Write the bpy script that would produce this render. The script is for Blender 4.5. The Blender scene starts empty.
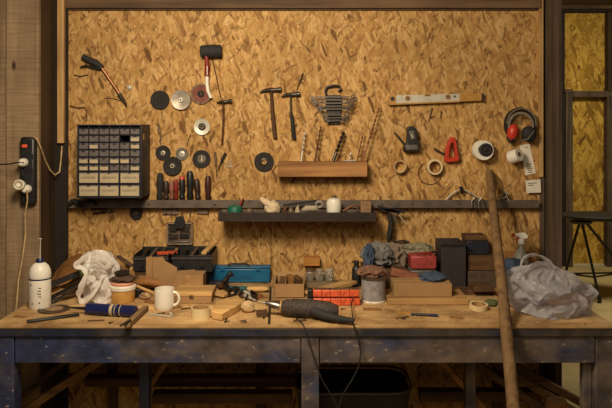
import bpy, bmesh, math, random
from mathutils import Vector, Matrix, Euler, noise
random.seed(7)
C = bpy.context.scene.collection
D, F, CX, HY, CZ = 3.2, 681.0, 306.0, 125.0, 1.573      # camera distance to the tool wall, focal length, horizon, eye height
TZ = 0.85                                               # bench top
R = math.radians

# ------------------------------------------------------------------ measuring helpers
def at(px, py, y=0.0):
    d = D + y
    return Vector(((px-CX)/F*d, y, CZ-(py-HY)/F*d))
def yg(row, z=TZ):                                      # depth at which a point of height z shows at this row
    return (CZ-z)*F/(row-HY) - D
def ont(px, row, z=TZ):                                 # point on the bench top
    y = yg(row, z); return Vector(((px-CX)/F*(D+y), y, z))
def sc(y): return (D+y)/F

# ------------------------------------------------------------------ materials
def lin(c):
    return tuple(((v/255)/12.92 if v/255 <= .04045 else ((v/255+.055)/1.055)**2.4) for v in c) + (1,)
def newmat(name):
    m = bpy.data.materials.new(name); m.use_nodes = True
    nt = m.node_tree; return m, nt, nt.nodes, nt.links, nt.nodes['Principled BSDF']
def ramp(n, stops, interp='LINEAR'):
    r = n.new('ShaderNodeValToRGB'); r.color_ramp.interpolation = interp
    e = r.color_ramp.elements
    while len(e) < len(stops): e.new(.5)
    for i, (p, c) in enumerate(stops): e[i].position = p; e[i].color = c
    return r
def mapping(n, l, src, scale, rot=(0,0,0)):
    if any(rot):
        q = n.new('ShaderNodeMapping'); l.new(src, q.inputs['Vector']); q.inputs['Rotation'].default_value = rot; src = q.outputs[0]
    m = n.new('ShaderNodeMapping'); l.new(src, m.inputs['Vector'])
    m.inputs['Scale'].default_value = scale
    return m.outputs[0]
def mixc(n, l, fac, a, b, mode='MIX'):
    x = n.new('ShaderNodeMix'); x.data_type = 'RGBA'; x.blend_type = mode
    for s, v in ((x.inputs[0], fac), (x.inputs[6], a), (x.inputs[7], b)):
        if hasattr(v, 'is_linked'): l.new(v, s)
        else: s.default_value = v
    return x.outputs[2]
MATS = {}
def plain(name, c, rough=.6, metal=0.0, var=.25, scale=40, bump=.0, c2=None, spec=.5):
    if name in MATS: return MATS[name]
    m, nt, n, l, p = newmat(name)
    tc = n.new('ShaderNodeTexCoord')
    no = n.new('ShaderNodeTexNoise'); no.inputs['Scale'].default_value = scale; no.inputs['Detail'].default_value = 5
    l.new(tc.outputs['Object'], no.inputs['Vector'])
    base = lin(c); dark = lin(c2) if c2 else tuple(v*(1-var*1.6) for v in base[:3])+(1,)
    lite = tuple(min(1, v*(1+var*.6)) for v in base[:3])+(1,)
    r = ramp(n, [(.3, dark), (.52, base), (.75, lite)])
    l.new(no.outputs[0], r.inputs[0]); l.new(r.outputs[0], p.inputs['Base Color'])
    p.inputs['Roughness'].default_value = rough; p.inputs['Metallic'].default_value = metal
    p.inputs['Specular IOR Level'].default_value = spec
    if bump:
        b = n.new('ShaderNodeBump'); b.inputs['Strength'].default_value = bump; b.inputs['Distance'].default_value = .003
        l.new(no.outputs[0], b.inputs['Height']); l.new(b.outputs[0], p.inputs['Normal'])
    MATS[name] = m; return m

def osb(name, cols, flake=1.0, vertical=.0, seed=0.0):
    """strand board: overlapping layers of stretched random cells"""
    m, nt, n, l, p = newmat(name)
    tc = n.new('ShaderNodeTexCoord'); src = tc.outputs['Object']
    off = n.new('ShaderNodeMapping'); l.new(src, off.inputs[0]); off.inputs['Location'].default_value = (seed, seed*.7, seed*1.3)
    src = off.outputs[0]
    wn = n.new('ShaderNodeTexNoise'); wn.inputs['Scale'].default_value = 14; wn.inputs['Detail'].default_value = 3
    l.new(src, wn.inputs['Vector'])
    wa = n.new('ShaderNodeVectorMath'); wa.operation = 'SCALE'; wa.inputs['Scale'].default_value = .022
    l.new(wn.outputs['Color'], wa.inputs[0])
    wd = n.new('ShaderNodeVectorMath'); wd.operation = 'ADD'; l.new(src, wd.inputs[0]); l.new(wa.outputs[0], wd.inputs[1])
    v = wd.outputs[0]
    stops = [(0, lin(cols[0])), (.06, lin(cols[1])), (.3, lin(cols[2])), (.62, lin(cols[3])), (.9, lin(cols[4]))]
    cur = None
    angs = [35, 80, -35, 110, 62, -70]
    for i, a in enumerate(angs):
        a = a*(1-vertical) + 90*vertical*(1 if a > 0 else -1)
        mp = mapping(n, l, v, (16/flake, 9, 58/flake), (0, R(a), 0))
        lo = n.new('ShaderNodeVectorMath'); lo.operation = 'ADD'; l.new(mp, lo.inputs[0]); lo.inputs[1].default_value = (i*7.3, i*3.1, i*5.7)
        vo = n.new('ShaderNodeTexVoronoi'); vo.inputs['Scale'].default_value = 1; vo.inputs['Randomness'].default_value = 1
        l.new(lo.outputs[0], vo.inputs['Vector'])
        sp = n.new('ShaderNodeSeparateColor'); l.new(vo.outputs['Color'], sp.inputs[0])
        r = ramp(n, stops); l.new(sp.outputs[0], r.inputs[0])
        if cur is None: cur = r.outputs[0]
        else:
            th = n.new('ShaderNodeMath'); th.operation = 'GREATER_THAN'; th.inputs[1].default_value = .62
            l.new(sp.outputs[1], th.inputs[0])
            cur = mixc(n, l, th.outputs[0], cur, r.outputs[0])
    # small dark bark flecks
    for a, s0 in ((35, 3.3), (-50, 8.8), (80, 5.1)):
        mp = mapping(n, l, v, (30, 20, 115), (0, R(a), 0))
        lo = n.new('ShaderNodeVectorMath'); lo.operation = 'ADD'; l.new(mp, lo.inputs[0]); lo.inputs[1].default_value = (s0, s0, s0)
        vo = n.new('ShaderNodeTexVoronoi'); vo.inputs['Scale'].default_value = 1; l.new(lo.outputs[0], vo.inputs['Vector'])
        sp = n.new('ShaderNodeSeparateColor'); l.new(vo.outputs['Color'], sp.inputs[0])
        th = n.new('ShaderNodeMath'); th.operation = 'GREATER_THAN'; th.inputs[1].default_value = .965; l.new(sp.outputs[2], th.inputs[0])
        mu = n.new('ShaderNodeMath'); mu.operation = 'MULTIPLY'; mu.inputs[1].default_value = .55; l.new(th.outputs[0], mu.inputs[0])
        cur = mixc(n, l, mu.outputs[0], cur, lin(cols[0]))
    # grain and large patches
    g = n.new('ShaderNodeTexNoise'); g.inputs['Scale'].default_value = 2.2; g.inputs['Detail'].default_value = 4; l.new(src, g.inputs['Vector'])
    gr = ramp(n, [(.3, (.74,.72,.68,1)), (.7, (1.06,1.06,1.06,1))]); l.new(g.outputs[0], gr.inputs[0])
    cur = mixc(n, l, 1.0, cur, gr.outputs[0], 'MULTIPLY')
    fn = n.new('ShaderNodeTexNoise'); fn.inputs['Scale'].default_value = 90; fn.inputs['Detail'].default_value = 5; fn.inputs['Roughness'].default_value = .7; l.new(mapping(n, l, src, (1,1,.35)), fn.inputs['Vector'])
    fr = ramp(n, [(.36, (.70,.68,.64,1)), (.6, (1.08,1.08,1.08,1))]); l.new(fn.outputs[0], fr.inputs[0])
    cur = mixc(n, l, .8, cur, fr.outputs[0], 'MULTIPLY')
    l.new(cur, p.inputs['Base Color']); p.inputs['Roughness'].default_value = .75; p.inputs['Specular IOR Level'].default_value = .25
    b = n.new('ShaderNodeBump'); b.inputs['Strength'].default_value = .35; b.inputs['Distance'].default_value = .002
    l.new(cur, b.inputs['Height']); l.new(b.outputs[0], p.inputs['Normal'])
    return m
def wood(name, c, c2, axis='Z', scale=1.0, rough=.75, knots=False, stain=None, saw=False):
    m, nt, n, l, p = newmat(name)
    tc = n.new('ShaderNodeTexCoord')
    s = {'X': (1.5, 30, 30), 'Y': (30, 1.5, 30), 'Z': (30, 30, 1.5)}[axis]
    mp = mapping(n, l, tc.outputs['Object'], tuple(v*scale for v in s))
    no = n.new('ShaderNodeTexNoise'); no.inputs['Scale'].default_value = 1; no.inputs['Detail'].default_value = 6; no.inputs['Distortion'].default_value = .6
    l.new(mp, no.inputs['Vector'])
    r = ramp(n, [(.3, lin(c2)), (.5, lin(c)), (.72, tuple(min(1, v*1.25) for v in lin(c)[:3])+(1,))]); l.new(no.outputs[0], r.inputs[0])
    cur = r.outputs[0]
    bn = n.new('ShaderNodeTexNoise'); bn.inputs['Scale'].default_value = 3.5; bn.inputs['Detail'].default_value = 5; l.new(tc.outputs['Object'], bn.inputs['Vector'])
    br = ramp(n, [(.35, (.62,.6,.58,1)), (.65, (1.05,1.05,1.05,1))]); l.new(bn.outputs[0], br.inputs[0])
    cur = mixc(n, l, .8, cur, br.outputs[0], 'MULTIPLY')
    if saw:
        wn = n.new('ShaderNodeTexNoise'); wn.inputs['Scale'].default_value = 1; wn.inputs['Detail'].default_value = 4; l.new(mapping(n, l, tc.outputs['Object'], (5, 5, 120)), wn.inputs['Vector'])
        wr = ramp(n, [(.38, (.72,.70,.68,1)), (.6, (1.05,1.05,1.05,1))]); l.new(wn.outputs[0], wr.inputs[0])
        cur = mixc(n, l, .7, cur, wr.outputs[0], 'MULTIPLY')
    if knots:
        vo = n.new('ShaderNodeTexVoronoi'); vo.inputs['Scale'].default_value = 1
        l.new(mapping(n, l, tc.outputs['Object'], (9, 9, 4)), vo.inputs['Vector'])
        kr = ramp(n, [(.06, (1,1,1,1)), (.13, (0,0,0,1))]); l.new(vo.outputs['Distance'], kr.inputs[0])
        cur = mixc(n, l, kr.outputs[0], cur, lin((52,32,18)))
    if stain:
        sn = n.new('ShaderNodeTexNoise'); sn.inputs['Scale'].default_value = 5.5; sn.inputs['Detail'].default_value = 8; sn.inputs['Roughness'].default_value = .7
        l.new(tc.outputs['Object'], sn.inputs['Vector'])
        sr = ramp(n, [(.44, (0,0,0,1)), (.64, (.85,.85,.85,1))]); l.new(sn.outputs[0], sr.inputs[0])
        cur = mixc(n, l, sr.outputs[0], cur, lin(stain))
    l.new(cur, p.inputs['Base Color']); p.inputs['Roughness'].default_value = rough; p.inputs['Specular IOR Level'].default_value = .3
    b = n.new('ShaderNodeBump'); b.inputs['Strength'].default_value = .3; b.inputs['Distance'].default_value = .002
    l.new(no.outputs[0], b.inputs['Height']); l.new(b.outputs[0], p.inputs['Normal'])
    return m
def worn_paint(name, dark=1.0):
    """blue bench paint, rubbed through to brown wood towards the right, with pale chips"""
    m, nt, n, l, p = newmat(name)
    tc = n.new('ShaderNodeTexCoord'); src = tc.outputs['Object']
    no = n.new('ShaderNodeTexNoise'); no.inputs['Scale'].default_value = 6; no.inputs['Detail'].default_value = 9; no.inputs['Roughness'].default_value = .68
    l.new(mapping(n, l, src, (.8, 1, 1.6)), no.inputs['Vector'])
    sx = n.new('ShaderNodeSeparateXYZ'); l.new(src, sx.inputs[0])
    mr = n.new('ShaderNodeMapRange'); l.new(sx.outputs[0], mr.inputs[0])
    mr.inputs[1].default_value = -1.1; mr.inputs[2].default_value = .35; mr.inputs[3].default_value = -.06; mr.inputs[4].default_value = .16
    ad = n.new('ShaderNodeMath'); ad.operation = 'ADD'; l.new(no.outputs[0], ad.inputs[0]); l.new(mr.outputs[0], ad.inputs[1])
    r = ramp(n, [(.40, lin((46,56,90))), (.50, lin((62,66,92))), (.58, lin((88,80,84))), (.74, lin((116,98,84)))])
    l.new(ad.outputs[0], r.inputs[0])
    ch = n.new('ShaderNodeTexNoise'); ch.inputs['Scale'].default_value = 48; ch.inputs['Detail'].default_value = 6
    l.new(mapping(n, l, src, (.8, 1, 1.6)), ch.inputs['Vector'])
    cr = ramp(n, [(.665, (0,0,0,1)), (.70, (1,1,1,1))]); l.new(ch.outputs[0], cr.inputs[0])
    c1 = mixc(n, l, cr.outputs[0], r.outputs[0], lin((150,140,125)))
    d = n.new('ShaderNodeTexNoise'); d.inputs['Scale'].default_value = 11; d.inputs['Detail'].default_value = 7; l.new(src, d.inputs['Vector'])
    dr = ramp(n, [(.36, (.45*dark,.43*dark,.42*dark,1)), (.6, (dark,dark,dark,1))]); l.new(d.outputs[0], dr.inputs[0])
    c2 = mixc(n, l, .95, c1, dr.outputs[0], 'MULTIPLY')
    l.new(c2, p.inputs['Base Color']); p.inputs['Roughness'].default_value = .55
    b = n.new('ShaderNodeBump'); b.inputs['Strength'].default_value = .3; b.inputs['Distance'].default_value = .002
    l.new(ad.outputs[0], b.inputs['Height']); l.new(b.outputs[0], p.inputs['Normal'])
    return m
def film(name, c, alpha=.75, rough=.35):
    """thin plastic sheet that lets some light through"""
    m, nt, n, l, p = newmat(name)
    p.inputs['Base Color'].default_value = lin(c); p.inputs['Roughness'].default_value = rough
    tc = n.new('ShaderNodeTexCoord'); no = n.new('ShaderNodeTexNoise'); no.inputs['Scale'].default_value = 22; no.inputs['Detail'].default_value = 6; no.inputs['Distortion'].default_value = 1.5
    l.new(tc.outputs['Object'], no.inputs['Vector'])
    b = n.new('ShaderNodeBump'); b.inputs['Strength'].default_value = .55; b.inputs['Distance'].default_value = .01
    l.new(no.outputs[0], b.inputs['Height']); l.new(b.outputs[0], p.inputs['Normal'])
    tl = n.new('ShaderNodeBsdfTranslucent'); tl.inputs[0].default_value = lin(c)
    tr = n.new('ShaderNodeBsdfTransparent')
    m1 = n.new('ShaderNodeMixShader'); m1.inputs[0].default_value = .35; l.new(p.outputs[0], m1.inputs[1]); l.new(tl.outputs[0], m1.inputs[2])
    m2 = n.new('ShaderNodeMixShader'); m2.inputs[0].default_value = 1-alpha; l.new(m1.outputs[0], m2.inputs[1]); l.new(tr.outputs[0], m2.inputs[2])
    l.new(m2.outputs[0], n['Material Output'].inputs['Surface'])
    return m
def glassy(name, c=(230,225,210)):
    m, nt, n, l, p = newmat(name)
    p.inputs['Base Color'].default_value = lin(c); p.inputs['Roughness'].default_value = .12
    p.inputs['Transmission Weight'].default_value = .85; p.inputs['IOR'].default_value = 1.3
    tc = n.new('ShaderNodeTexCoord'); no = n.new('ShaderNodeTexNoise'); no.inputs['Scale'].default_value = 50
    l.new(tc.outputs['Object'], no.inputs['Vector'])
    r = ramp(n, [(.3, (.05,.05,.05,1)), (.7, (.35,.35,.35,1))]); l.new(no.outputs[0], r.inputs[0]); l.new(r.outputs[0], p.inputs['Roughness'])
    return m

OSB = osb('strand_board', [(112,78,42), (160,119,68), (183,140,82), (192,150,91), (208,169,112)], flake=.85)
OSB_FAR = osb('strand_board_yellow', [(110,80,22), (150,112,40), (176,136,52), (196,156,66), (214,176,84)], flake=2.2, seed=3.1)
PLANK = wood('sawn_planks', (150,126,98), (138,113,86), 'Z', knots=True, saw=True)
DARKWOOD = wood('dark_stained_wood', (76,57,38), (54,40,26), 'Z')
BEAMW = wood('grey_brown_beam', (104,80,56), (72,54,38), 'X')
BATTEN = wood('pale_batten', (196,158,104), (160,122,76), 'Z')
POSTW = wood('weathered_post', (92,76,62), (62,50,40), 'Z')
TOPW = wood('bench_plywood', (198,162,112), (168,130,84), 'X', scale=.6, stain=(112,80,48), rough=.6)
PALEW = wood('pale_pine', (204,164,106), (168,126,76), 'X')
MIDW = wood('mid_brown_wood', (150,104,58), (112,74,40), 'X')
OLDW = wood('old_dark_plank', (96,68,42), (58,40,26), 'X')
OLDWZ = wood('old_dark_plank_upright', (96,68,42), (58,40,26), 'Z')
STICKW = wood('stick_wood', (122,94,62), (86,64,40), 'Z')
HANDW = wood('handle_wood', (92,64,42), (58,40,28), 'Z')
CARD = plain('cardboard', (158,122,80), .85, scale=9, var=.14)
PAINT = worn_paint('worn_blue_paint')
PAINTD = worn_paint('worn_navy_edge_paint', .42)
BLACK = plain('black_plastic', (30,29,30), .45)
BLACKR = plain('black_rubber', (38,36,36), .8, bump=.2)
GRIT = plain('abrasive_grit', (44,40,38), .9, scale=260, var=.5, bump=.5)
STEEL = plain('brushed_steel', (150,146,140), .38, 1.0, scale=60)
DSTEEL = plain('dark_tool_steel', (84,78,72), .45, .9, scale=60)
SPAN = plain('dark_chrome', (92,84,78), .35, .9, scale=60)
RUST = plain('rusty_steel', (112,76,50), .6, .6, scale=70, var=.5)
ALU = plain('satin_aluminium', (196,190,176), .45, .35, scale=30, var=.1)
RAIL = plain('grey_painted_steel', (98,86,76), .5, .15, scale=25)
TRAYM = plain('brown_black_steel', (44,32,25), .55, .15, scale=25)
WHITE = plain('white_plastic', (226,220,206), .4, var=.06)
CREAM = plain('cream_ceramic', (228,220,204), .2, var=.04, scale=12)
PAPER = plain('white_paper', (224,216,198), .85, var=.08, scale=15)
OFFP = plain('yellowed_card', (176,160,130), .85, var=.1, scale=25)
INK = plain('faded_ink', (64,54,46), .8)
RED = plain('red_plastic', (186,56,38), .4, var=.12)
DRED = plain('dark_red_plastic', (128,34,24), .45)
ORANGE = plain('orange_plastic', (214,92,52), .5, var=.25, scale=60)
YELLOW = plain('yellow_plastic', (172,126,58), .45, var=.12)
YBOARD = plain('yellow_paint', (196,148,80), .5, var=.1)
BLUE = plain('blue_tube', (24,32,76), .3, var=.12)
TEAL = plain('teal_blue_plastic', (12,92,132), .42, var=.12, scale=14)
GREENP = plain('green_plastic', (22,96,74), .5)
NAVY = plain('navy_plastic', (30,32,46), .5)
DRAW = plain('smoked_drawer_plastic', (100,92,90), .4, var=.2, scale=90)
DRAWI = plain('drawer_shadow_plastic', (20,19,24), .6)
TAPE = plain('masking_tape', (214,192,146), .7, var=.06)
TAPEB = plain('brown_tape', (168,130,84), .5)
GREYC = plain('grey_cloth', (112,108,106), .95, scale=30, bump=.4)
BLUEC = plain('blue_grey_cloth', (62,76,98), .95, scale=30, bump=.4)
BROWNC = plain('brown_cloth', (128,92,70), .95, scale=30, bump=.4)
GLOVE = plain('pale_work_glove', (206,184,152), .9, scale=50, bump=.4)
STONE = plain('pale_offcut', (196,166,122), .9, scale=50, bump=.3, c2=(150,120,86))
DIRTY = plain('dirty_metal', (112,92,74), .6, .4, scale=80, var=.5)
DRILLM = plain('dusty_dark_plastic', (62,52,44), .75, scale=120, var=.5, bump=.3)
BAGW = film('white_bag_film', (250,244,238), .80, .25)
BAGG = film('grey_bag_film', (206,204,210), .52, .22)
GLASS = glassy('jar_glass')
COPPER = plain('coppery_shaft', (156,106,76), .4, .7)
SILVP = plain('silver_disc', (170,160,144), .5, .4)
CABLE = plain('black_cable', (28,24,22), .6)
CABLEW = plain('cream_cable', (198,168,120), .6)
LIGHTR = plain('orange_switch', (232,96,60), .3, var=.05)
PINK = plain('pink_band', (214,150,120), .5, var=.08)
FLOORM = plain('dusty_concrete_floor', (178,160,112), .8, scale=3, var=.2, bump=.2)
CEILM = plain('ceiling_boards', (90,74,58), .9)
SKIRT = plain('pale_skirting', (196,188,160), .6, var=.1)
SAWD = plain('sawdust', (206,166,104), .95, scale=200, var=.4)

# ------------------------------------------------------------------ mesh builder
class MB:
    def __init__(s): s.bm = bmesh.new()
    def box(s, c, size, rot=(0,0,0), M=None):
        r = rot if isinstance(rot, Matrix) else Euler([R(a) for a in rot]).to_matrix().to_4x4()
        m = Matrix.Translation(Vector(c)) @ r @ Matrix.Diagonal((*size, 1))
        if M: m = M @ m
        bmesh.ops.create_cube(s.bm, size=1, matrix=m); return s
    def bx(s, x0, x1, y0, y1, z0, z1):
        return s.box(((x0+x1)/2, (y0+y1)/2, (z0+z1)/2), (abs(x1-x0), abs(y1-y0), abs(z1-z0)))
    def beam(s, a, b, w, h, roll=0):                     # rectangular bar from a to b
        a, b = Vector(a), Vector(b); d = b-a
        q = d.to_track_quat('X', 'Z').to_matrix().to_4x4() @ Matrix.Rotation(R(roll), 4, 'X')
        m = Matrix.Translation((a+b)/2) @ q @ Matrix.Diagonal((d.length, w, h, 1))
        bmesh.ops.create_cube(s.bm, size=1, matrix=m); return s
    def tube(s, pts, r, seg=10, flat=1.0, closed=False):
        pts = [Vector(p) for p in pts]; n = len(pts)
        rr = r if isinstance(r, (list, tuple)) else [r]*n
        t0 = (pts[1]-pts[0]).normalized()
        up = Vector((0,0,1)) if abs(t0.z) < .9 else Vector((0,1,0))
        nrm = (up - t0*up.dot(t0)).normalized(); rings = []
        for i, p in enumerate(pts):
            if closed: t = (pts[(i+1) % n]-pts[i-1]).normalized()
            else: t = (pts[min(i+1, n-1)]-pts[max(i-1, 0)]).normalized()
            nrm = (nrm - t*nrm.dot(t)).normalized(); bn = t.cross(nrm)
            rings.append([s.bm.verts.new(p + nrm*math.cos(a)*rr[i] + bn*math.sin(a)*rr[i]*flat) for a in [2*math.pi*k/seg for k in range(seg)]])
        for i in range(n if closed else n-1):
            A, B = rings[i], rings[(i+1) % n]
            for k in range(seg): s.bm.faces.new((A[k], A[(k+1) % seg], B[(k+1) % seg], B[k]))
        if not closed: s.bm.faces.new(rings[0][::-1]); s.bm.faces.new(rings[-1])
        return s
    def lathe(s, prof, M, seg=32, cap=True):
        rings = []
        for r, h in prof:
            if r < 1e-6: rings.append([s.bm.verts.new(M @ Vector((0,0,h)))])
            else: rings.append([s.bm.verts.new(M @ Vector((r*math.cos(2*math.pi*k/seg), r*math.sin(2*math.pi*k/seg), h))) for k in range(seg)])
        for A, B in zip(rings, rings[1:]):
            for k in range(seg):
                k2 = (k+1) % seg
                if len(A) == 1 and len(B) == 1: continue
                if len(A) == 1: s.bm.faces.new((A[0], B[k2], B[k]))
                elif len(B) == 1: s.bm.faces.new((A[k], A[k2], B[0]))
                else: s.bm.faces.new((A[k], A[k2], B[k2], B[k]))
        if cap:
            if len(rings[0]) > 1: s.bm.faces.new(rings[0][::-1])
            if len(rings[-1]) > 1: s.bm.faces.new(rings[-1])
        return s
    def ring(s, M, ro, ri, h, seg=32):                   # thick washer, axis local z, from 0 to h
        return s.lathe([(ri,0),(ro,0),(ro,h),(ri,h),(ri,0)], M, seg, cap=False)
    def prism(s, poly, y0, y1):                          # polygon in x,z pushed from y0 to y1
        a = [s.bm.verts.new((x, y0, z)) for x, z in poly]; b = [s.bm.verts.new((x, y1, z)) for x, z in poly]
        s.bm.faces.new(a); s.bm.faces.new(b[::-1]); n = len(poly)
        for i in range(n): s.bm.faces.new((a[i], b[i], b[(i+1) % n], a[(i+1) % n]))
        return s
    def slab(s, poly, z0, z1):                           # polygon in x,y pushed from z0 to z1
        a = [s.bm.verts.new((x, y, z0)) for x, y in poly]; b = [s.bm.verts.new((x, y, z1)) for x, y in poly]
        s.bm.faces.new(a[::-1]); s.bm.faces.new(b); n = len(poly)
        for i in range(n): s.bm.faces.new((a[i], a[(i+1) % n], b[(i+1) % n], b[i]))
        return s
    def ppx(s, poly, y, th):                             # outline measured at depth y, thickness th behind it
        pts = [at(px, py, y) for px, py in poly]
        return s.prism([(p.x, p.z) for p in pts], y, y+th)
    def blob(s, c, r, sub=4, amp=.2, freq=2.0, seed=0, flat=None, ridge=False, rot=None):
        b = bmesh.new(); bmesh.ops.create_icosphere(b, subdivisions=sub, radius=1)
        for v in b.verts:
            p = v.co.copy(); q = p*freq + Vector((seed, seed*1.7, -seed))
            if ridge: k = 1 - 2*abs(noise.noise(q)) + .5*(1-2*abs(noise.noise(q*2.3)))-.6
            else: k = noise.noise(q) + .5*noise.noise(q*2.1)
            v.co = p*(1+amp*k)
            v.co = Vector((v.co.x*r[0], v.co.y*r[1], v.co.z*r[2]))
            if rot: v.co = rot @ v.co
            if flat is not None and v.co.z < flat: v.co.z = flat
            v.co += Vector(c)
        me = bpy.data.meshes.new('t'); b.to_mesh(me); b.free(); s.bm.from_mesh(me); bpy.data.meshes.remove(me)
        return s
    def build(s, name, mat, parent=None, bevel=0, smooth=True, angle=35):
        bmesh.ops.recalc_face_normals(s.bm, faces=s.bm.faces)
        vs = [v.co for v in s.bm.verts]
        if parent is not None: org = Vector(ORG[parent.name])
        else:
            org = Vector(((min(v.x for v in vs)+max(v.x for v in vs))/2, (min(v.y for v in vs)+max(v.y for v in vs))/2, min(v.z for v in vs)))
        bmesh.ops.translate(s.bm, verts=s.bm.verts, vec=-org)
        me = bpy.data.meshes.new(name); s.bm.to_mesh(me); s.bm.free()
        if smooth:
            for p in me.polygons: p.use_smooth = True
            me.set_sharp_from_angle(angle=R(angle))
        me.materials.append(mat)
        o = bpy.data.objects.new(name, me); C.objects.link(o)
        if parent is not None: o.parent = parent
        else: o.location = org
        ORG[o.name] = tuple(org)
        if bevel:
            b = o.modifiers.new('edge', 'BEVEL'); b.width = bevel; b.segments = 2; b.limit_method = 'ANGLE'
        return o
ORG = {}
def tag(o, label, cat=None, group=None, kind=None):
    if label: o['label'] = label
    if cat: o['category'] = cat
    if group: o['group'] = group
    if kind: o['kind'] = kind
    return o
def thing(name, label, cat, loc, group=None):
    o = bpy.data.objects.new(name, None); C.objects.link(o); o.location = Vector(loc); o.empty_display_size = .05
    ORG[o.name] = tuple(loc); return tag(o, label, cat, group)
def struct(o): o['kind'] = 'structure'; return o
WALLAX = Matrix.Rotation(R(90), 4, 'X')                  # local z points out of the wall, towards the room
def T(v): return Matrix.Translation(Vector(v))

# ------------------------------------------------------------------ the setting
x0, x1 = at(66,0).x, at(541,0).x
zr = at(0, 206).z
struct(MB().bx(x0, x1, 0, .018, zr, 2.6).build('wall_back', OSB))
xs = at(271,0).x
struct(MB().bx(x0, xs-.0015, 0, .018, 0, zr-.002).build('wall_back_lower_left', OSB))
struct(MB().bx(xs+.0015, x1, 0, .018, 0, zr-.002).build('wall_back_lower_right', OSB))
struct(MB().bx(-1.8, x1+.06, .02, .06, 0, 2.9).build('wall_behind', DARKWOOD))
# top beam over the board
z9 = at(0, 8, -.03).z
struct(MB().bx(x0-.02, x1-.01, -.03, -.001, z9, z9+.14).build('trim_top_beam', BEAMW, bevel=.002))
struct(MB().bx(x0-.02, x1-.01, -.012, -.001, z9-.008, z9-.001).build('trim_beam_painted_shade', DARKWOOD))  # dark strip standing in for the shade line under the beam
struct(MB().bx(x0-.02, x1-.01, -.06, -.001, z9+.141, 2.9).build('trim_upper_beam', DARKWOOD))
# clad column on the left, its dark side, and the batten in the corner
yc = -.216
xc = at(39, 0, yc).x; xp = at(6, 0, yc).x
struct(MB().bx(xp+.001, xc, yc, yc+.022, 0, 2.9).build('wall_left_plank_wide', PLANK, bevel=.0015))
struct(MB().bx(xp-.15, xp-.002, yc, yc+.022, 0, 2.9).build('wall_left_plank_edge', PLANK, bevel=.0015))
struct(MB().bx(-1.8, xp-.153, yc, yc+.022, 0, 2.9).build('wall_left_plank_outer', PLANK, bevel=.0015))
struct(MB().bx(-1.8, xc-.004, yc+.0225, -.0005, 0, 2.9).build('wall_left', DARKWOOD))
struct(MB().bx(xc-.003, x0+.012, -.022, -.0005, 0, 2.9).build('trim_corner_strip', plain('near_black_wood_and_shade', (34,25,18), .9)))
za = at(61, 143, -.04).z
struct(MB().bx(at(57.5,0,-.04).x, at(64,0,-.04).x, -.045, -.0225, za, 2.9).build('trim_corner_batten', BATTEN, bevel=.001))
# right post and its batten
zc = at(0,177,-.02).z
struct(MB().bx(at(539.3,0,-.02).x, at(543.3,0,-.02).x, -.022, -.0005, zc, 2.9).build('trim_right_batten', BATTEN, bevel=.001))
struct(MB().bx(at(540,0,-.01).x, at(544.3,0,-.01).x, -.012, -.0005, 0, zc-.001).build('trim_right_strip', POSTW, bevel=.001))
xl = at(545,0).x; xr = at(562,0,-.14).x
pm = MB().bx(xl, xl+.014, -.14, .06, 0, 2.9)
struct(pm.build('trim_right_post', POSTW, bevel=.001))
struct(MB().bx(xl+.0145, xr, -.14, -.02, 0, 2.9).build('trim_right_post_flange', POSTW, bevel=.001))
struct(MB().bx(xr-.02, xr+.012, .0, .06, 0, 2.9).build('trim_right_post_rear', plain('near_black_wood_and_shade', (34,25,18), .9)))
# floor, ceiling
struct(MB().bx(-3.5, 5.5, -4.2, 5.2, -.05, 0).build('floor', FLOORM))
struct(MB().bx(-3.5, 5.5, -4.2, 5.2, 2.9, 2.95).build('ceiling', CEILM))
# the room beyond the opening on the right
yf = 4.45
struct(MB().bx(-1.8, 5.5, yf, yf+.05, 0, 2.9).build('wall_far', OSB_FAR))
struct(MB().bx(-1.86, -1.8, .0, 4.45, 0, 2.9).build('wall_far_side', DARKWOOD))
yq = yf-.12
def farbox(name, a, b, c, d, mat, y=yq, dep=.118):
    p, q = at(a, b, y), at(c, d, y)
    return struct(MB().bx(p.x, q.x, y, y+dep, max(0, q.z), p.z).build(name, mat, bevel=.003))
farbox('trim_far_post', 566, 92, 573, 300, POSTW)
farbox('trim_far_crossbar', 573.2, 91, 640, 97, POSTW)
farbox('trim_far_crossbar_end', 565, 89, 573, 91.8, POSTW)
farbox('trim_far_top_beam', 556, 5, 660, 8.5, BEAMW)
farbox('trim_far_top_shadow', 556, 8.7, 660, 12, plain('near_black_wood_and_shade', (34,25,18), .9), y=yq+.03, dep=.08)  # near-black box in place of the shade under the far beam
farbox('trim_far_post_right', 607.5, 97.3, 614, 300, POSTW, y=yq+.01, dep=.1)
farbox('trim_far_post_upper', 608.5, 12.2, 616, 90.8, DARKWOOD, y=yq+.01, dep=.1)
farbox('trim_far_gap_shade', 556, 12.2, 565, 300, plain('near_black_wood_and_shade', (34,25,18), .9), y=yq+.04, dep=.07)  # no real part: dark strip painting the shadow in the gap
p = at(573.5, 264, yf-.03); q = at(607, 267, yf-.03)
struct(MB().bx(p.x, q.x, yf-.03, yf-.001, 0, p.z).build('baseboard_far', SKIRT))

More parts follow.
